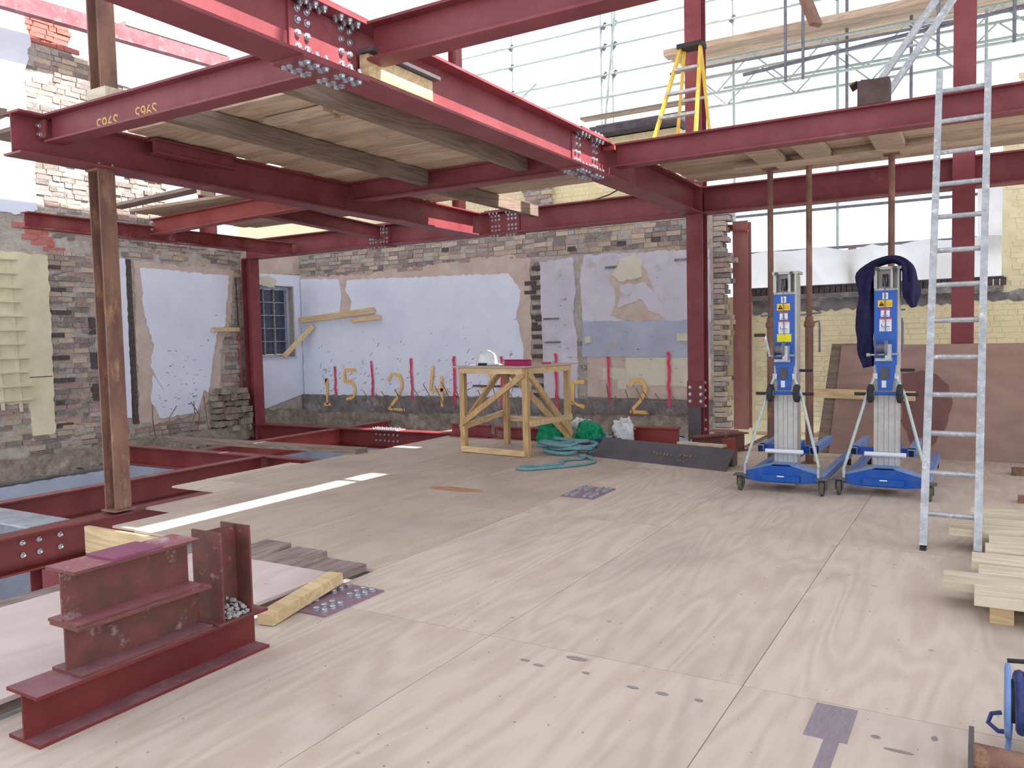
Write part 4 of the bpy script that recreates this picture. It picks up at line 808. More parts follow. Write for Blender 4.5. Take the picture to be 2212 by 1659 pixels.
# dark plate leaning on offcuts
mb = MB(); th = 0.012
P = [(-4.02, 8.62, 0.0), (-2.30, 8.18, 0.0), (-2.26, 8.44, 0.20), (-3.96, 8.86, 0.20)]
nv = (Vector(P[1])-Vector(P[0])).cross(Vector(P[3])-Vector(P[0])).normalized()*th
mb.add(P+[tuple(Vector(p)-nv) for p in P], [(0,1,2,3),(7,6,5,4),(0,4,5,1),(1,5,6,2),(2,6,7,3),(3,7,4,0)])
pl = mb.build('leaning_plate', DARKST, label='long dark grey steel plate leaning low with yellow chalk scrawl', cat='plate')
e1 = (Vector(P[1])-Vector(P[0])).normalized(); e2 = (Vector(P[3])-Vector(P[0])).normalized(); rr = random.Random(14)
def scrawl(u0, v0, n, hh):
    for k in range(n):
        m_ = MB(); q = []
        for j in range(5): q.append(Vector(P[0])+e1*(u0+k*0.045+rr.uniform(0, 0.035))+e2*(v0+rr.uniform(0, hh))+nv.normalized()*0.002*(1 if nv.y < 0 else -1))
        m_.tube(q, 0.003, 4); m_.build('chalk_mark', CHALK, pl)
scrawl(0.80, 0.13, 6, 0.05); scrawl(1.14, 0.14, 5, 0.05); scrawl(1.14, 0.06, 3, 0.04)
MB().bar((-3.9, 8.95, 0.09), (-2.3, 8.56, 0.09), 0.10, 0.16).build('timber_block', TIMX, label='timber length propping up the leaning dark plate', cat='timber')
loosebox('timber_block', -2.98, -2.42, 8.62, 8.72, 0.19, 0.215, PALEX, 'thin pale lath on the end of the leaning plate', 'timber', -0.2)
for a, b, y, d, w, m, lab in ((-6.78, -6.10, 9.72, 0.19, 0.16, REDD, 'dark red beam offcut left behind the bench legs'), (-6.04, -5.1, 9.72, 0.17, 0.16, REDD, 'dark red beam offcut behind the middle of the bench'), (-3.92, -3.34, 9.80, 0.24, 0.16, REDB, 'orange red beam offcut standing beside the column foot'), (-4.3, -3.95, 9.9, 0.19, 0.14, SCRAPP, 'pink steel offcut half hidden by the white sack')):
    MB().prism(isec(d, w), (a, y, d/2), (b, y, d/2)).build('beam_offcut', m, label=lab, cat='steel offcut')
MB().prism(isec(0.22, 0.16), (-2.96, 9.15, 0.11), (-2.52, 9.8, 0.11)).build('beam_offcut', SCRAP, label='dark bolted beam offcut right of the tall red column', cat='steel offcut')
MB().box(-2.92, -2.60, 9.7, 9.86, 0.22, 0.235).build('steel_plate', SCRAPP, label='pinkish plate lying on the dark bolted offcut', cat='plate')
loosebox('steel_plate', -2.52, -2.50, 9.0, 9.22, 0.0, 0.22, REDB, 'small orange plate standing beside the first blue lift', 'plate', -0.3)
tin = thing('paint_tin', (-3.06, 9.55, 0), 'small white paint tin at the foot of the tall red column', 'tin')
MB().lathe((-3.06, 9.55, 0), [(0.05, 0), (0.05, 0.12)], (0,0,1), 16).build('body', WHITEP, tin); MB().lathe((-3.06, 9.55, 0.12), [(0.053, 0), (0.053, 0.008), (0.044, 0.01)], (0,0,1), 16).build('lid', GREYST, tin)
MB().lathe((-3.06, 9.55, 0.03), [(0.0508, 0), (0.0508, 0.05)], (0,0,1), 16).build('paper_label', REDP, tin)
for i, (x, y, l, a) in enumerate(((-2.2, 9.9, 0.6, 0.4), (-2.35, 11.4, 0.9, 0.1), (-1.2, 9.55, 0.9, 0.05))):
    MB().bar((x-l/2*math.cos(a), y-l/2*math.sin(a), 0.02), (x+l/2*math.cos(a), y+l/2*math.sin(a), 0.02), 0.08, 0.04).build('timber_offcut', NEWX if i < 2 else PALEX, label=('timber offcut on the floor between column foot and first blue lift', 'timber offcut by the foot of the yellow wall', 'timber offcut lying before the leaning hardboard')[i], cat='timber')
MB().tube([(-1.95, 11.6, 0.02), (-1.75, 11.5, 0.3)], 0.008, 5).build('bent_rebar', RUST, label='thin bent rod sticking up by the yellow wall foot', cat='rod')

# ------------------------------------------------------------------ contractor lifts
def text_marks(mb, x0, x1, z0, z1, y, rows, rnd):
    for r in range(rows):
        z = z0+(z1-z0)*(r+0.5)/rows; x = x0
        while x < x1-0.004:
            w = rnd.uniform(0.004, 0.012); mb.box(x, min(x+w, x1), y-0.0008, y, z-0.0012, z+0.0012); x += w+0.004
def lift(cx, cy, label, first):
    r = thing('material_lift', (cx, cy, 0), label, 'lift', 'blue hand winch lifts'); rnd = random.Random(int(cy*100))
    X = lambda x: cx+x
    # mast: three nested aluminium columns
    for k, (w, y0, y1, z0, z1) in enumerate(((0.20, 0.0, 0.07, 0.16, 1.78), (0.20, 0.075, 0.145, 0.20, 1.94), (0.18, 0.15, 0.22, 0.24, 1.92))):
        mb = MB(); mb.box(X(-w/2), X(w/2), cy+y0, cy+y1, z0, z1)
        if k == 0:
            for xx in (-0.068, -0.018, 0.018, 0.068): mb.box(X(xx-0.003), X(xx+0.003), cy-0.0015, cy+0.002, z0, z1, 1)
        mb.build('mast_section', [MASTAL, GREYP], r)
    pl = MB(); pl.box(X(-0.098), X(0.082), cy-0.018, cy-0.006, 1.12, 1.76).build('cover_plate', BLUE, r); cp = bpy.data.objects[[o.name for o in r.children if o.name.startswith('cover_plate')][-1]]
    MB().add([(X(x), cy+y, z) for y in (-0.022, -0.006) for x, z in ((-0.085, 1.12), (0.075, 1.12), (0.045, 0.90), (-0.06, 0.90))], [(0,3,2,1),(4,5,6,7),(0,1,5,4),(1,2,6,5),(2,3,7,6),(3,0,4,7)]).build('lower_plate', BLUE, r)
    MB().box(X(-0.045), X(0.02), cy-0.035, cy-0.02, 1.0, 1.10).build('latch', DARKST, r)
    # head with pulley
    hd = MB(); hd.box(X(-0.10), X(-0.075), cy-0.02, cy+0.07, 1.78, 1.94).box(X(0.03), X(0.05), cy-0.02, cy+0.07, 1.78, 1.94).box(X(0.085), X(0.10), cy-0.02, cy+0.07, 1.78, 1.94).box(X(-0.11), X(0.115), cy-0.02, cy+0.2, 1.94, 1.965); hd.build('mast_head', MASTAL, r)
    mb = MB(); mb.smooth = False; mb.lathe((X(-0.035), cy+0.03, 1.85), [(0.055, 0), (0.055, 0.012), (0.045, 0.02), (0.055, 0.028), (0.055, 0.04)], (1,0,0), 18); mb.build('pulley', DARKST, r)
    MB().tube([(X(-0.015), cy-0.024, 1.85), (X(-0.005), cy-0.03, 1.40)], 0.004, 6).build('winch_cable', GALVD, r)
    for sx in (-0.07, 0.06): MB().lathe((X(sx), cy-0.045, 1.945), [(0.016, 0), (0.016, 0.03)], (0,1,0), 8).build('head_bolt', DARKST, r)
    # labels
    def lab(x0, x1, z0, z1, m, nm): return MB().box(X(x0), X(x1), cy-0.0195, cy-0.018, z0, z1).build(nm, m, cp)
    l1 = lab(-0.032, 0.012, 1.685, 1.742, WHITEP, 'sticker'); yb = cy-0.0195
    MB().box(X(-0.018), X(-0.004), yb-0.001, yb, 1.70, 1.712).box(X(-0.010), X(0.0), yb-0.001, yb, 1.712, 1.732).build('pictogram', GREYP, l1) if False else MB().box(X(-0.018), X(-0.002), yb-0.001, yb, 1.70, 1.728).build('sticker_print', GREYP, cp)
    lab(-0.068, 0.045, 1.618, 1.678, YELP, 'warning_sticker')
    MB().add([(X(a), yb-d, z) for d in (0, 0.001) for a, z in ((-0.060, 1.628), (-0.018, 1.628), (-0.039, 1.670))], [(0,1,2),(5,4,3),(0,3,4,1),(1,4,5,2),(2,5,3,0)]).build('warning_triangle', BLACKP, cp)
    MB().add([(X(a), yb-0.001-d, z) for d in (0, 0.001) for a, z in ((-0.0405, 1.640), (-0.0375, 1.640), (-0.0365, 1.656), (-0.0415, 1.656))], [(0,1,2,3),(7,6,5,4),(0,4,5,1),(1,5,6,2),(2,6,7,3),(3,7,4,0)]).build('exclamation_mark', YELP, cp)
    mb = MB(); mb.box(X(0.002), X(0.036), yb-0.001, yb, 1.632, 1.636).box(X(0.002), X(0.006), yb-0.001, yb, 1.636, 1.662).box(X(0.032), X(0.036), yb-0.001, yb, 1.636, 1.662).box(X(0.017), X(0.021), yb-0.001, yb, 1.636, 1.660); mb.build('manual_symbol', CHALK, cp)
    lab(-0.045, 0.025, 1.535, 1.605, WHITEP, 'sticker'); MB().box(X(-0.045), X(0.025), yb-0.001, yb, 1.590, 1.605).build('sticker_heading', REDP, cp)
    mb = MB(); mb.box(X(-0.016), X(-0.004), yb-0.001, yb, 1.55, 1.58).box(X(-0.034), X(0.014), yb-0.001, yb, 1.542, 1.546); mb.build('sticker_print', BLACKP, cp)
    lab(-0.055, 0.040, 1.41, 1.525, WHITEP, 'sticker'); MB().box(X(-0.055), X(0.040), yb-0.001, yb, 1.512, 1.525).build('sticker_heading', REDP, cp)
    mb = MB(); mb.box(X(-0.04), X(-0.035), yb-0.001, yb, 1.45, 1.475).box(X(-0.04), X(0.025), yb-0.001, yb, 1.448, 1.453).box(X(-0.01), X(-0.004), yb-0.001, yb, 1.452, 1.49); text_marks(mb, X(-0.045), X(0.03), 1.416, 1.444, yb, 3, rnd); text_marks(mb, X(-0.04), X(0.028), 1.49, 1.51, yb, 2, rnd); mb.build('sticker_print', CABLE, cp)
    if first:
        l = lab(-0.068, 0.055, 1.335, 1.405, YELL, 'yellow_sticker'); mb = MB(); text_marks(mb, X(-0.06), X(0.05), 1.345, 1.40, yb, 4, rnd); mb.build('sticker_print', CHALK, cp)
    MB().box(X(-0.035), X(0.0), cy-0.024, cy-0.022, 0.925, 0.985).build('sticker', WHITEP, r)
    # winch
    w = MB(); w.lathe((X(-0.075), cy-0.10, 1.27), [(0.07, 0), (0.07, 0.006), (0.035, 0.008), (0.035, 0.07), (0.07, 0.072), (0.07, 0.09), (0.06, 0.094)], (1,0,0), 20); w.build('winch_drum', GALVD, r)
    MB().box(X(0.0), X(0.045), cy-0.13, cy-0.02, 1.17, 1.30).build('winch_gearbox', ALU, r)
    MB().box(X(-0.085), X(0.05), cy-0.06, cy-0.018, 1.155, 1.18).build('winch_bracket', ALU, r)
    MB().tube([(X(-0.12), cy-0.09, 1.21), (X(0.10), cy-0.09, 1.215)], 0.009, 8).build('winch_shaft', ALU, r)
    if first:
        MB().bar((X(-0.115), cy-0.09, 1.205), (X(-0.155), cy-0.10, 1.395), 0.02, 0.008, (0,1,0)).build('crank_arm', ALU, r)
        MB().tube([(X(-0.155), cy-0.10, 1.40), (X(-0.25), cy-0.10, 1.40)], 0.015, 10).build('crank_grip', RUBBER, r)
    else:
        MB().tube([(X(-0.12), cy-0.09, 1.21), (X(-0.15), cy-0.09, 1.21)], 0.016, 8).build('crank_boss', ALU, r)
    # transport wheels and carry bar
    MB().tube([(X(-0.12), cy-0.045, 0.875), (X(0.11), cy-0.045, 0.875)], 0.014, 8).build('axle', BLUE, r)
    for s in (-0.145, 0.085):
        mb = MB(); mb.smooth = False; mb.lathe((X(s), cy-0.06, 0.875), [(0.055, 0), (0.078, 0.008), (0.082, 0.022), (0.078, 0.044), (0.055, 0.052)], (1,0,0), 20); wh = mb.build('transport_wheel', RUBBER, r)
        MB().lathe((X(s-0.002), cy-0.06, 0.875), [(0.03, 0), (0.03, 0.056)], (1,0,0), 12).build('hub', GREYST, wh)
    for a, b in ((-0.25, -0.145), (0.137, 0.25)): MB().tube([(X(a), cy-0.05, 0.87), (X(b), cy-0.05, 0.87)], 0.014, 8).build('carry_handle', RUBBER, r)
    MB().tube([(X(0.10), cy+0.12, 1.07), (X(0.21), cy+0.12, 1.07)], 0.013, 8).build('side_handle', RUBBER, r)
    # braces
    for s in (-1, 1):
        MB().tube([(X(s*0.085-0.005), cy-0.03, 1.02), (X(s*0.15), cy-0.06, 0.86), (X(s*0.315), cy-0.18, 0.24)], 0.013, 8).build('brace_tube', GALV, r)
        MB().box(X(s*0.085-0.018), X(s*0.085+0.018), cy-0.045, cy-0.018, 1.0, 1.05).build('brace_lug', ALU, r)
        MB().box(X(s*0.315-0.010), X(s*0.315+0.010), cy-0.21, cy-0.15, 0.12, 0.245).build('base_lug', ALU, r)
    # base frame with gabled front
    mb = MB(); prof = [(-0.305, 0.10), (-0.18, 0.085), (0.18, 0.085), (0.305, 0.10), (0.305, 0.175), (0.10, 0.235), (0.06, 0.25), (-0.06, 0.25), (-0.10, 0.235), (-0.305, 0.175)]
    n = len(prof); mb.add([(X(a), cy-0.20+d, z) for d in (0, 0.02) for a, z in prof], [tuple(range(n)), tuple(range(2*n-1, n-1, -1))]+[(i, (i+1) % n, (i+1) % n+n, i+n) for i in range(n)]); mb.build('base_front', BLUED, r)
    mb = MB(); mb.add([(X(a), cy+y, z) for a, y, z in ((-0.30, -0.20, 0.178), (-0.10, -0.20, 0.236), (-0.10, 0.02, 0.236), (-0.30, 0.0, 0.178))], [(0,1,2,3)]); mb.add([(X(a), cy+y, z) for a, y, z in ((0.30, -0.20, 0.178), (0.10, -0.20, 0.236), (0.10, 0.02, 0.236), (0.30, 0.0, 0.178))], [(0,1,2,3)]); mb.box(X(-0.10), X(0.10), cy-0.20, cy, 0.236, 0.244); mb.build('base_top', BLUEL, r)
    MB().box(X(-0.16), X(0.16), cy-0.225, cy-0.20, 0.10, 0.155).build('base_step', BLUED, r); MB().box(X(-0.03), X(0.03), cy-0.2275, cy-0.225, 0.142, 0.152).build('sticker', WHITEP, r)
    MB().box(X(-0.12), X(0.10), cy-0.08, cy+0.2, 0.05, 0.10).build('mast_foot', MASTAL, r)
    MB().tube([(X(-0.17), cy-0.04, 0.345), (X(0.16), cy-0.04, 0.345)], 0.02, 10).build('wrapped_bar', WHITEP, r)
    for s in (-1, 1):
        lg = MB().box(X(s*0.315-0.03), X(s*0.315+0.03), cy-0.10, cy+1.65, 0.085, 0.145).build('base_leg', BLUEL, r)
        MB().box(X(s*0.315-0.022), X(s*0.315+0.022), cy-0.1015, cy-0.10, 0.093, 0.137).build('leg_socket', BLACKP, lg)
        c = MB(); c.lathe((X(s*0.350-0.018), cy-0.22, 0.066), [(0.055, 0), (0.066, 0.006), (0.066, 0.030), (0.055, 0.036)], (1,0,0), 18); cw = c.build('caster_wheel', TYRE, r)
        f = MB(); f.box(X(s*0.350-0.032), X(s*0.350-0.023), cy-0.245, cy-0.195, 0.05, 0.145).box(X(s*0.350+0.023), X(s*0.350+0.032), cy-0.245, cy-0.195, 0.05, 0.145).box(X(s*0.350-0.055), X(s*0.350+0.055), cy-0.275, cy-0.165, 0.138, 0.150); f.build('caster_fork', DARKST, r)
        rwh = MB(); rwh.lathe((X(s*0.315-0.02), cy+1.60, 0.04), [(0.04, 0), (0.04, 0.04)], (1,0,0), 14); rwh.build('rear_wheel', RUBBER, r)
    # fork carriage behind
    MB().box(X(-0.34), X(0.20), cy+0.42, cy+0.48, 0.27, 0.34).build('carriage_bar', BLUE, r)
    for s in (-0.34, 0.14):
        MB().box(X(s), X(s+0.06), cy+0.36, cy+1.30, 0.27, 0.34).build('fork', BLUEL, r); MB().box(X(s+0.008), X(s+0.052), cy+0.3585, cy+0.36, 0.278, 0.332).build('fork_end', BLACKP, r)
    MB().box(X(-0.09), X(0.09), cy+0.22, cy+0.42, 0.26, 0.40).build('carriage', BLUE, r)
    return r
lift(-1.555, 7.50, 'blue lift with crank handle and yellow sticker, left of the two', True)
lift(-0.735, 7.62, 'blue lift with a navy jacket hung over its mast', False)
# navy jacket draped over the second lift
J = [(-0.150, 1.10, 0.045, 0.07), (-0.172, 1.22, 0.060, 0.09), (-0.172, 1.34, 0.062, 0.09), (-0.178, 1.46, 0.072, 0.10), (-0.176, 1.58, 0.068, 0.10), (-0.170, 1.70, 0.058, 0.11), (-0.172, 1.82, 0.066, 0.13), (-0.160, 1.90, 0.075, 0.15), (-0.110, 1.99, 0.032, 0.16), (0.0, 2.025, 0.030, 0.16), (0.09, 2.015, 0.032, 0.16), (0.155, 1.95, 0.045, 0.16), (0.168, 1.86, 0.056, 0.15), (0.176, 1.76, 0.060, 0.15), (0.190, 1.68, 0.050, 0.12), (0.205, 1.61, 0.020, 0.06)]
Ja = smooth_pts([(p[0], 0, p[1]) for p in J], 3); Jb = smooth_pts([(p[2], p[3], 0) for p in J], 3); nj = 22; vs = []; fs = []
for i, (p, q) in enumerate(zip(Ja, Jb)):
    d = (Ja[min(i+1, len(Ja)-1)]-Ja[max(i-1, 0)]).normalized(); nrm = Vector((-d.z, 0, d.x))
    for k in range(nj):
        t = 2*PI*k/nj; fo = 1+0.22*math.sin(5*t+i*0.35)+0.25*noise.noise(Vector((math.cos(t)*1.5, math.sin(t)*1.5, i*0.22)))
        v = p+nrm*(q.x*math.cos(t)*fo)+Vector((0, 1, 0))*(q.y*math.sin(t)*fo); vs.append((-0.735+v.x, 7.68+v.y, v.z))
for i in range(len(Ja)-1):
    for k in range(nj): fs.append((i*nj+k, i*nj+(k+1) % nj, (i+1)*nj+(k+1) % nj, (i+1)*nj+k))
fs += [tuple(reversed(range(nj))), tuple(range((len(Ja)-1)*nj, len(Ja)*nj))]
mb = MB(); mb.add(vs, fs); mb.smooth = True; mb.build('jacket', NAVY, label='navy blue work jacket draped over the top of the second lift', cat='jacket')

# ------------------------------------------------------------------ ladders
ld = thing('ladder', (-0.18, 5.76, 0), 'tall aluminium ladder leaning on the right hand beam', 'ladder')
L0, L1 = Vector((-0.335, 5.755, 0)), Vector((-0.325, 7.20, 3.41)); R0, R1 = Vector((-0.03, 5.735, 0)), Vector((0.0, 7.20, 3.41))
for a, b in ((L0, L1), (R0, R1)):
    MB().bar(a+(b-a)*0.006, b, 0.046, 0.05, (0,1,0)).build('stile', ALU, ld); MB().box(a.x-0.018, a.x+0.018, a.y-0.035, a.y+0.04, 0, 0.022).build('foot', RUBBER, ld)
for k in range(13):
    t = (0.22+k*0.252)/3.41
    if t > 0.96: continue
    MB().tube([L0.lerp(L1, t), R0.lerp(R1, t)], 0.018, 8).build('rung', ALU, ld)
sl = thing('stepladder', (-3.1, 9.5, ZT), 'yellow fibreglass stepladder on the upper deck beside the red column', 'stepladder')
zt = 4.78; zb = 3.345
S = {'fl': ((-3.42, 8.95, zb), (-3.14, 9.42, zt)), 'fr': ((-2.84, 8.95, zb), (-2.90, 9.42, zt)), 'bl': ((-3.36, 9.78, zb), (-3.12, 9.5, zt)), 'br': ((-2.86, 9.78, zb), (-2.92, 9.5, zt))}
for k, (a, b) in S.items(): MB().bar(a, b, 0.03, 0.06 if k[0] == 'f' else 0.04, (0,1,0)).build('stile', YELFG, sl)
for k in range(5):
    t = 0.02+k*0.2
    a = Vector(S['fl'][0]).lerp(Vector(S['fl'][1]), t); b = Vector(S['fr'][0]).lerp(Vector(S['fr'][1]), t); MB().bar(a, b, 0.08, 0.03).build('tread', ALU, sl)
    if k in (1, 3):
        a = Vector(S['bl'][0]).lerp(Vector(S['bl'][1]), t); b = Vector(S['br'][0]).lerp(Vector(S['br'][1]), t); MB().bar(a, b, 0.03, 0.03).build('rear_rail', ALU, sl)
MB().box(-3.17, -2.87, 9.36, 9.56, zt, zt+0.05).build('top_cap', RUBBER, sl)
al = thing('extension_ladder', (-1.0, 8.4, 3.3), 'grey aluminium extension ladder rising off the top edge behind the cardboard box', 'ladder')
for dx in (0.0, 0.16):
    for k in (0,):
        MB().bar((-1.13+dx, 8.33+0.10*k, 3.37+0.4*k), (-0.16+dx, 8.90+0.10*k, 4.95+0.4*k), 0.055, 0.06, (0,1,0)).build('stile', ALU, al)
for k in range(7):
    t = 0.08+k*0.13; p = Vector((-1.16, 8.32, 3.32)).lerp(Vector((-0.16, 8.92, 4.95)), t); MB().tube([p, p+Vector((0.16, 0, 0))], 0.014, 8).build('rung', ALU, al)
bx = thing('cardboard_box', (-0.8, 7.36, ZT+0.002), 'open dark cardboard box standing on the right hand beam', 'box')
mb = MB(); x0, x1, y0, y1, z0, z1, t = -0.93, -0.69, 7.28, 7.44, ZT+0.002, ZT+0.20, 0.006
mb.box(x0, x1, y0, y0+t, z0, z1).box(x0, x1, y1-t, y1, z0, z1).box(x0, x0+t, y0+t, y1-t, z0, z1).box(x1-t, x1, y0+t, y1-t, z0, z1).box(x0+t, x1-t, y0+t, y1-t, z0, z0+t); mb.build('carton', CARD, bx)
MB().bar((x0+0.0, (y0+y1)/2, z1), (x0-0.06, (y0+y1)/2, z1-0.03), 0.2, 0.005).build('flap', CARD, bx); MB().bar(((x0+x1)/2, y1, z1), ((x0+x1)/2-0.01, y1+0.03, z1+0.05), 0.22, 0.005).build('flap', CARD, bx)

# ------------------------------------------------------------------ hardboard stacked at the right, boards, cable reel
mb = MB(); mb.add([(-1.56, 9.85, 0.0), (1.9, 9.85, 0.0), (1.9, 10.0, 1.25), (-1.44, 10.0, 1.25), (-1.56, 9.862, 0.0), (1.9, 9.862, 0.0), (1.9, 10.012, 1.25), (-1.44, 10.012, 1.25)], [(0,1,2,3),(7,6,5,4),(0,4,5,1),(1,5,6,2),(2,6,7,3),(3,7,4,0)])
hb = mb.build('hardboard_sheet', HOARD, label='large brown hardboard sheet leaning at the right behind the lifts', cat='board')
mb = MB(); mb.add([(-1.70, 9.87, 0.0), (-1.2, 9.87, 0.0), (-1.2, 10.022, 1.27), (-1.55, 10.022, 1.27), (-1.70, 9.886, 0.0), (-1.2, 9.886, 0.0), (-1.2, 10.038, 1.27), (-1.55, 10.038, 1.27)], [(0,1,2,3),(7,6,5,4),(0,4,5,1),(1,5,6,2),(2,6,7,3),(3,7,4,0)])
mb.build('hardboard_sheet', TIMX, label='narrow darker sheet showing left of the large hardboard', cat='board')
MB().bar((-1.74, 9.90, 0.70), (-0.66, 9.90, 0.68), 0.03, 0.11).build('timber_batten', NEWX, label='pale batten leaning across the hardboard between the lifts', cat='timber')
DARKHB = mat('dark_brown_hardboard', (128, 92, 88), (118, 84, 82), scale=5, rough=0.7)  # darker brown for the rounded patch on the leaning sheet
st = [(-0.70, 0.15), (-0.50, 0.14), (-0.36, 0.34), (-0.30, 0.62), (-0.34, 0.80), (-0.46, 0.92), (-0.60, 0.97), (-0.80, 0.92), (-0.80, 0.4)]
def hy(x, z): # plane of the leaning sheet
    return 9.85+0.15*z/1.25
m_ = MB(); P2 = jag(st, 0.06, 0.012, 3); m_.add([(p[0], hy(p[0], p[1])-0.003-d, p[1]) for d in (0, 0.002) for p in P2], [tuple(range(len(P2))), tuple(range(2*len(P2)-1, len(P2)-1, -1))]); m_.build('dark_patch', DARKHB, hb, 'dark rounded patch')
# stack of pale sawn boards on bearers
for i, (x0, y0, y1, z0, z1, m, lab) in enumerate(((-0.08, 6.42, 6.62, 0.09, 0.135, PALEX, 'pale board farthest along the stack at the right edge'), (-0.19, 5.80, 6.02, 0.10, 0.145, PALEX, 'pale board jutting out behind the ladder foot'), (0.03, 5.56, 5.78, 0.09, 0.132, PALEX, 'pale board beside the right ladder foot'), (0.0, 6.04, 6.26, 0.09, 0.135, PALEX, 'pale board second from the far end of the stack'), (0.01, 5.32, 5.54, 0.09, 0.135, PALEX, 'pale board just in front of the ladder foot'),
        (-0.055, 5.06, 5.28, 0.09, 0.135, PALEX, 'pale board in the middle of the stack at the right edge'), (-0.02, 4.84, 5.04, 0.09, 0.13, PALEX, 'pale board with dark knots in the right hand stack'), (-0.18, 4.60, 4.82, 0.09, 0.135, PALEX, 'pale board jutting out farthest left near the stack front'), (-0.035, 4.36, 4.58, 0.10, 0.145, PALEX, 'front pale board of the right hand stack'))):
    MB().box(x0, x0+2.2, y0, y1, z0, z1).build('sawn_board', m, label=lab, cat='board', group='pale sawn boards at the right edge')
for i, (x0, x1, y0, y1, z1) in enumerate(((0.03, 0.13, 4.44, 4.60, 0.09), (0.9, 1.0, 4.4, 6.6, 0.09))):
    MB().box(x0, x1, y0, y1, 0, z1).build('timber_bearer', TIMY if i else NEWX, label=('short timber bearer under the front of the pale boards', 'timber bearer under the hidden end of the pale boards')[i], cat='timber')
loosebox('timber_block', 0.17, 0.5, 6.72, 6.84, 0.0, 0.08, TIMX, 'small dark timber block beyond the pale boards', 'timber')
loosebox('timber_block', 0.24, 0.5, 7.6, 7.7, 0.0, 0.05, RUST, 'brown block at the right edge level with the lifts', 'timber')
loosebox('timber_block', 0.23, 0.5, 9.0, 9.15, 0.0, 0.06, RUST, 'brown block at the right edge before the hardboard', 'timber')
# cable reel on a tube stand
rl = thing('cable_reel', (0.22, 3.1, 0), 'blue cable wound on a metal reel at the bottom right corner', 'cable reel')
rc = Vector((0.10, 3.08, 0.19))
for i, x in enumerate((0.075, 0.40)):
    pts = [(x+0.0, 3.10+0.115*math.cos(t*2*PI/24), 0.175+0.115*math.sin(t*2*PI/24)) for t in range(25)]
    MB().tube(pts, 0.008, 8, False).build('reel_rim', BLUEL, rl)
mb = MB(); mb.smooth = True; n = 9
for k in range(n):
    x = 0.105+k*0.031; rad = 0.088+0.010*math.sin(k*2.1)
    mb.tube([(x+0.015*t/24, 3.10+rad*math.cos(t*2*PI/24), 0.175+rad*math.sin(t*2*PI/24)) for t in range(25)], 0.018, 8, False)
mb.build('wound_cable', CABLE, rl)
MB().lathe((0.08, 3.10, 0.175), [(0.07, 0), (0.07, 0.32)], (1,0,0), 20).build('drum_core', RUBBER, rl)
MB().tube([(0.075, 3.20, 0.275), (0.25, 3.21, 0.29), (0.41, 3.20, 0.275)], 0.008, 8).build('carry_bar', RUBBER, rl)
for x in (0.075, 0.40): MB().tube([(x, 3.20, 0.25), (x+0.01, 3.16, 0.06), (x, 3.02, 0.03), (x, 2.97, 0.05)], 0.009, 8).build('stand_leg', BLUEL, rl)
MB().tube([(0.06, 3.17, 0.10), (0.03, 3.17, 0.09), (0.02, 3.15, 0.065), (0.05, 3.14, 0.045), (0.09, 3.14, 0.05)], 0.008, 8).build('cable_tail', CABLE, rl)
ps = thing('steel_tube', (0.25, 2.9, 0), 'rusty steel tube with an end flange lying before the cable reel', 'tube')
mb = MB(); mb.smooth = False; mb.tube([(-0.02, 2.90, 0.055), (0.9, 2.86, 0.055)], 0.04, 16); mb.build('pipe', RUST, ps)
MB().box(-0.035, -0.02, 2.84, 2.98, 0.0, 0.115).build('end_flange', DARKST, ps)

# ------------------------------------------------------------------ scaffold outside
def scaffold(name, label, tubes, cp=True):
    r = thing(name, (tubes[0][1][0], tubes[0][1][1], 0.0), label, 'scaffold')
    for nm, a, b, rad, m in tubes: MB().tube([a, b], rad, 8).build(nm, m, r)
    return r
T = []; R_ = 0.024
YS = 14.0
for x in (-12.9, -10.5, -8.08, -6.18, -5.95, -3.74, -2.08, -0.03, 2.0): T.append(('standard', (x, YS, -0.5), (x, YS, 8.2), R_, GALV))
for z in (2.76, 3.40, 5.82, 6.22, 6.73, 7.11, 7.5): T.append(('ledger', (-13.2, YS-0.05, z), (-3.3, YS-0.05, z), R_, GALV) if z > 5 else ('ledger', (-3.7, YS-0.05, z), (2.4, YS-0.05, z), R_, GALVD))
T += [('ledger', (-3.3, YS-0.05, 6.73), (2.4, YS-0.05, 6.73), R_, GALV), ('ledger', (-3.9, YS-0.05, 5.60), (2.4, YS-0.05, 5.60), R_, GALV), ('ledger', (-3.9, YS-0.05, 7.3), (2.4, YS-0.05, 7.3), R_, GALV)]
T += [('brace', (-6.08, YS-0.1, 5.3), (-5.80, YS-0.1, 7.8), R_, GALV), ('brace', (-8.1, YS-0.1, 5.9), (-7.5, YS-0.1, 6.3), R_, GALV)]
for x in (-6.1, -5.9, -8.08, -3.74, -2.08):
    for z in (6.22, 6.73, 7.11): T.append(('coupler', (x-0.04, YS-0.03, z-0.05), (x+0.04, YS-0.03, z+0.05), 0.04, GALVD))
scaffold('tube_scaffold', 'tall tube scaffold outside behind the yellow wall', T)
T = []
for x in (-2.72, -2.46, -0.62, 0.3): T.append(('standard', (x, 13.2, 5.3), (x, 13.2, 7.2), R_, GALVD))
for x in (-1.9, -1.0): T.append(('standard', (x, 13.7, 4.2), (x, 13.7, 6.6), R_, GALVD))
T += [('ledger', (-4.6, 13.25, 5.78), (2.5, 13.25, 5.74), R_, GALVD), ('ledger', (-3.4, 13.3, 5.56), (2.5, 13.3, 5.92), 0.03, GALVD)]
scaffold('hanging_scaffold', 'dark hanging tubes and couplers under the scaffold walkway at upper right', T)
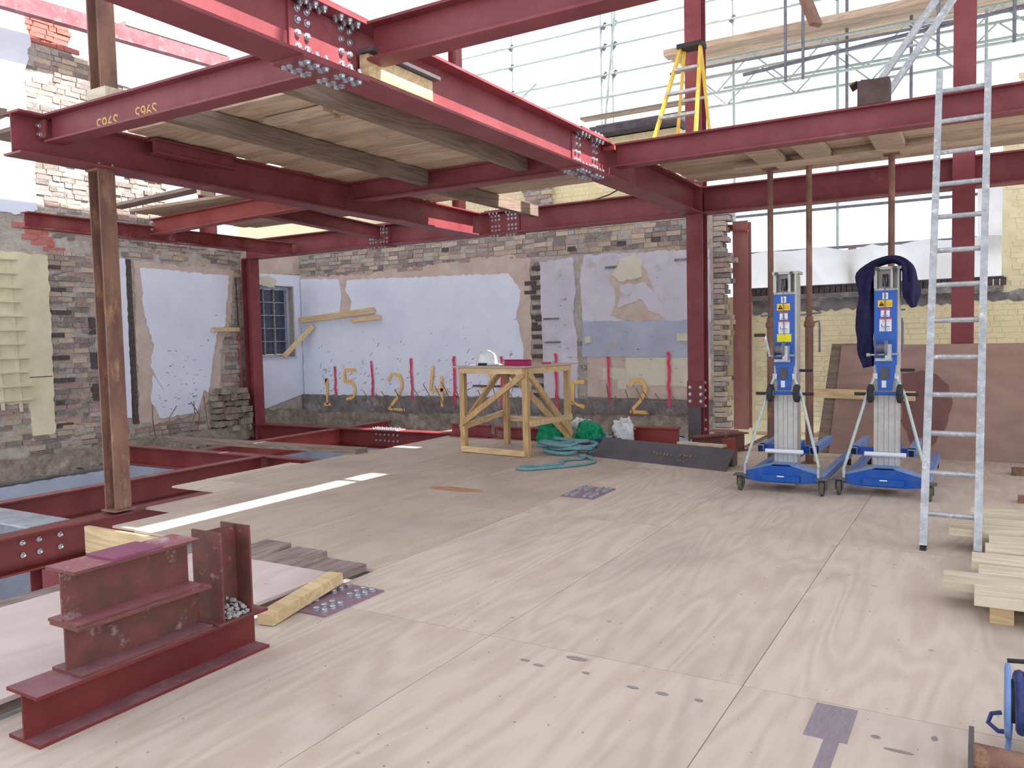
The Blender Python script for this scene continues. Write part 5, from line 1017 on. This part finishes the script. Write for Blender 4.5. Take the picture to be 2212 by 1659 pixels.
def lattice(x0, x1, y, zb, zt, label):
    r = thing('lattice_girder', ((x0+x1)/2, y, zb), label, 'lattice girder')
    for z in (zb, zt): MB().tube([(x0, y, z), (x1, y, z)], 0.024, 8).build('chord', GALV, r)
    n = int((x1-x0)/0.55); s = (x1-x0)/n
    for k in range(n):
        a, b = (zb, zt) if k % 2 else (zt, zb); MB().tube([(x0+k*s, y, a), (x0+(k+1)*s, y, b)], 0.014, 6).build('web_brace', GALV, r)
    return r
lattice(-4.5, 3.0, 13.6, 5.44, 5.98, 'alloy lattice girder under the scaffold walkway at upper right'); lattice(-4.5, 3.0, 14.25, 5.40, 5.94, 'second alloy lattice girder behind the walkway at upper right')
wk = thing('scaffold_walkway', (-1, 13.75, 6.1), 'scaffold board walkway seen from below at upper right', 'walkway')
for k in range(4): MB().box(-4.72+0.05*k, 3.0, 13.3+k*0.228, 13.52+k*0.228, 6.10, 6.138).build('board', BOARDX, wk)
MB().box(-4.72, 3.0, 13.26, 13.295, 6.10, 6.20).build('toe_board', BOARDX, wk)
MB().box(-6.4, -4.1, 13.5, 13.72, 5.36, 5.40).build('scaffold_board', TIMX, label='dark scaffold board outside left of the yellow stepladder', cat='board')
MB().box(-6.2, -4.2, 13.75, 13.97, 5.24, 5.28).build('scaffold_board', TIMX, label='lower dark scaffold board outside behind the yellow stepladder', cat='board')
timber((-2.02, 10.2, 5.75), (-1.72, 10.0, 4.95), 0.16, 0.06, RUST, 'brown hanging plank end at the top edge between the columns', 'plank')
# crumpled sheeting hung inside the scaffold
def curtain(name, x0, x1, z0, z1, y, m, label, seed, nx=60, nz=14):
    vs = []; fs = []
    for j in range(nz+1):
        for i in range(nx+1):
            x = x0+(x1-x0)*i/nx; t = j/nz; zz = z1-0.10*abs(noise.noise(Vector((x*1.3, seed, 0))))*2; z = z0+(zz-z0)*t
            d = 0.10*noise.noise(Vector((x*1.5+z*0.8, z*0.7, seed)))+0.05*noise.noise(Vector((x*4+z*2, z*1.5, seed+4)))
            vs.append((x, y+d, z))
    for j in range(nz):
        for i in range(nx): fs.append((j*(nx+1)+i, j*(nx+1)+i+1, (j+1)*(nx+1)+i+1, (j+1)*(nx+1)+i))
    mb = MB(); mb.add(vs, fs); mb.smooth = True; return mb.build(name, m, label=label, cat='sheeting')
curtain('plastic_sheeting', -3.4, 0.6, 1.6, 2.76, 13.72, SHEET, 'crumpled white sheeting hanging in the window opening', 2)
curtain('plastic_sheeting', -0.12, 0.45, 2.5, 3.6, 13.80, SHEET, 'upper loose white sheeting at the right of the window opening', 6)
for i, x in enumerate((-2.96, -1.90, -0.60)): MB().box(x, x+0.16-0.04*i, 13.85, 13.9, 1.8, 2.5+0.25*(i == 1)).build('hidden_post', TIMX, label=('timber post showing through the sheeting at left', 'timber post showing through the middle of the sheeting', 'timber post showing through the sheeting at right')[i], cat='timber')

# ------------------------------------------------------------------ added sheets that block and shape the sun, unseen above the frame
tr = thing('sun_blocker', (1.0, 3.0, 8.5), 'added sun blocking sheets unseen above the near bays', 'sun blocker')
MB().box(0.565, 8.0, -8.0, 15.0, 8.50, 8.53).build('blocker_sheet', SHEETB, tr); MB().box(-5.2, 0.12, -8.0, 5.18, 8.50, 8.53).build('blocker_sheet', SHEETB, tr); MB().box(-5.2, -0.23, 5.18, 5.7, 8.50, 8.53).build('blocker_sheet', SHEETB, tr); MB().box(-5.2, -3.2, 5.7, 13.4, 8.50, 8.53).build('blocker_sheet', SHEETB, tr); MB().box(-1.6, 0.565, 9.9, 15.0, 8.50, 8.53).build('blocker_sheet', SHEETB, tr); MB().box(-8.3, -5.2, -8.0, 13.4, 8.50, 8.53).build('blocker_sheet', SHEETB, tr)
for y in (-4, 0, 4, 8, 12): MB().tube([(-8.2 if y < 11 else 0.6, y, 8.46), (8, y, 8.46)], 0.03, 8).build('blocker_tube', GALV, tr)

# paint marker numbers on the upper left beam (upside down)
def marks(txt, loc, size, parent, m):
    cu_ = bpy.data.curves.new('marker_text', 'FONT'); cu_.body = txt; cu_.size = size; cu_.extrude = 0.0006; cu_.align_x = 'CENTER'
    ob = bpy.data.objects.new('tmp', cu_); C.objects.link(ob); bpy.context.view_layer.update()
    me = bpy.data.meshes.new_from_object(ob.evaluated_get(bpy.context.evaluated_depsgraph_get())); bpy.data.objects.remove(ob)
    me.materials.clear(); me.materials.append(m); o = bpy.data.objects.new('marker_text', me); C.objects.link(o); put(o, loc, parent); o.rotation_euler = (PI/2, PI, 0)
    return o
marks('S965', (-5.68, 3.753, 3.15), 0.14, s965, CHALKW); marks('S965', (-5.22, 3.753, 3.16), 0.13, s965, CHALKW)
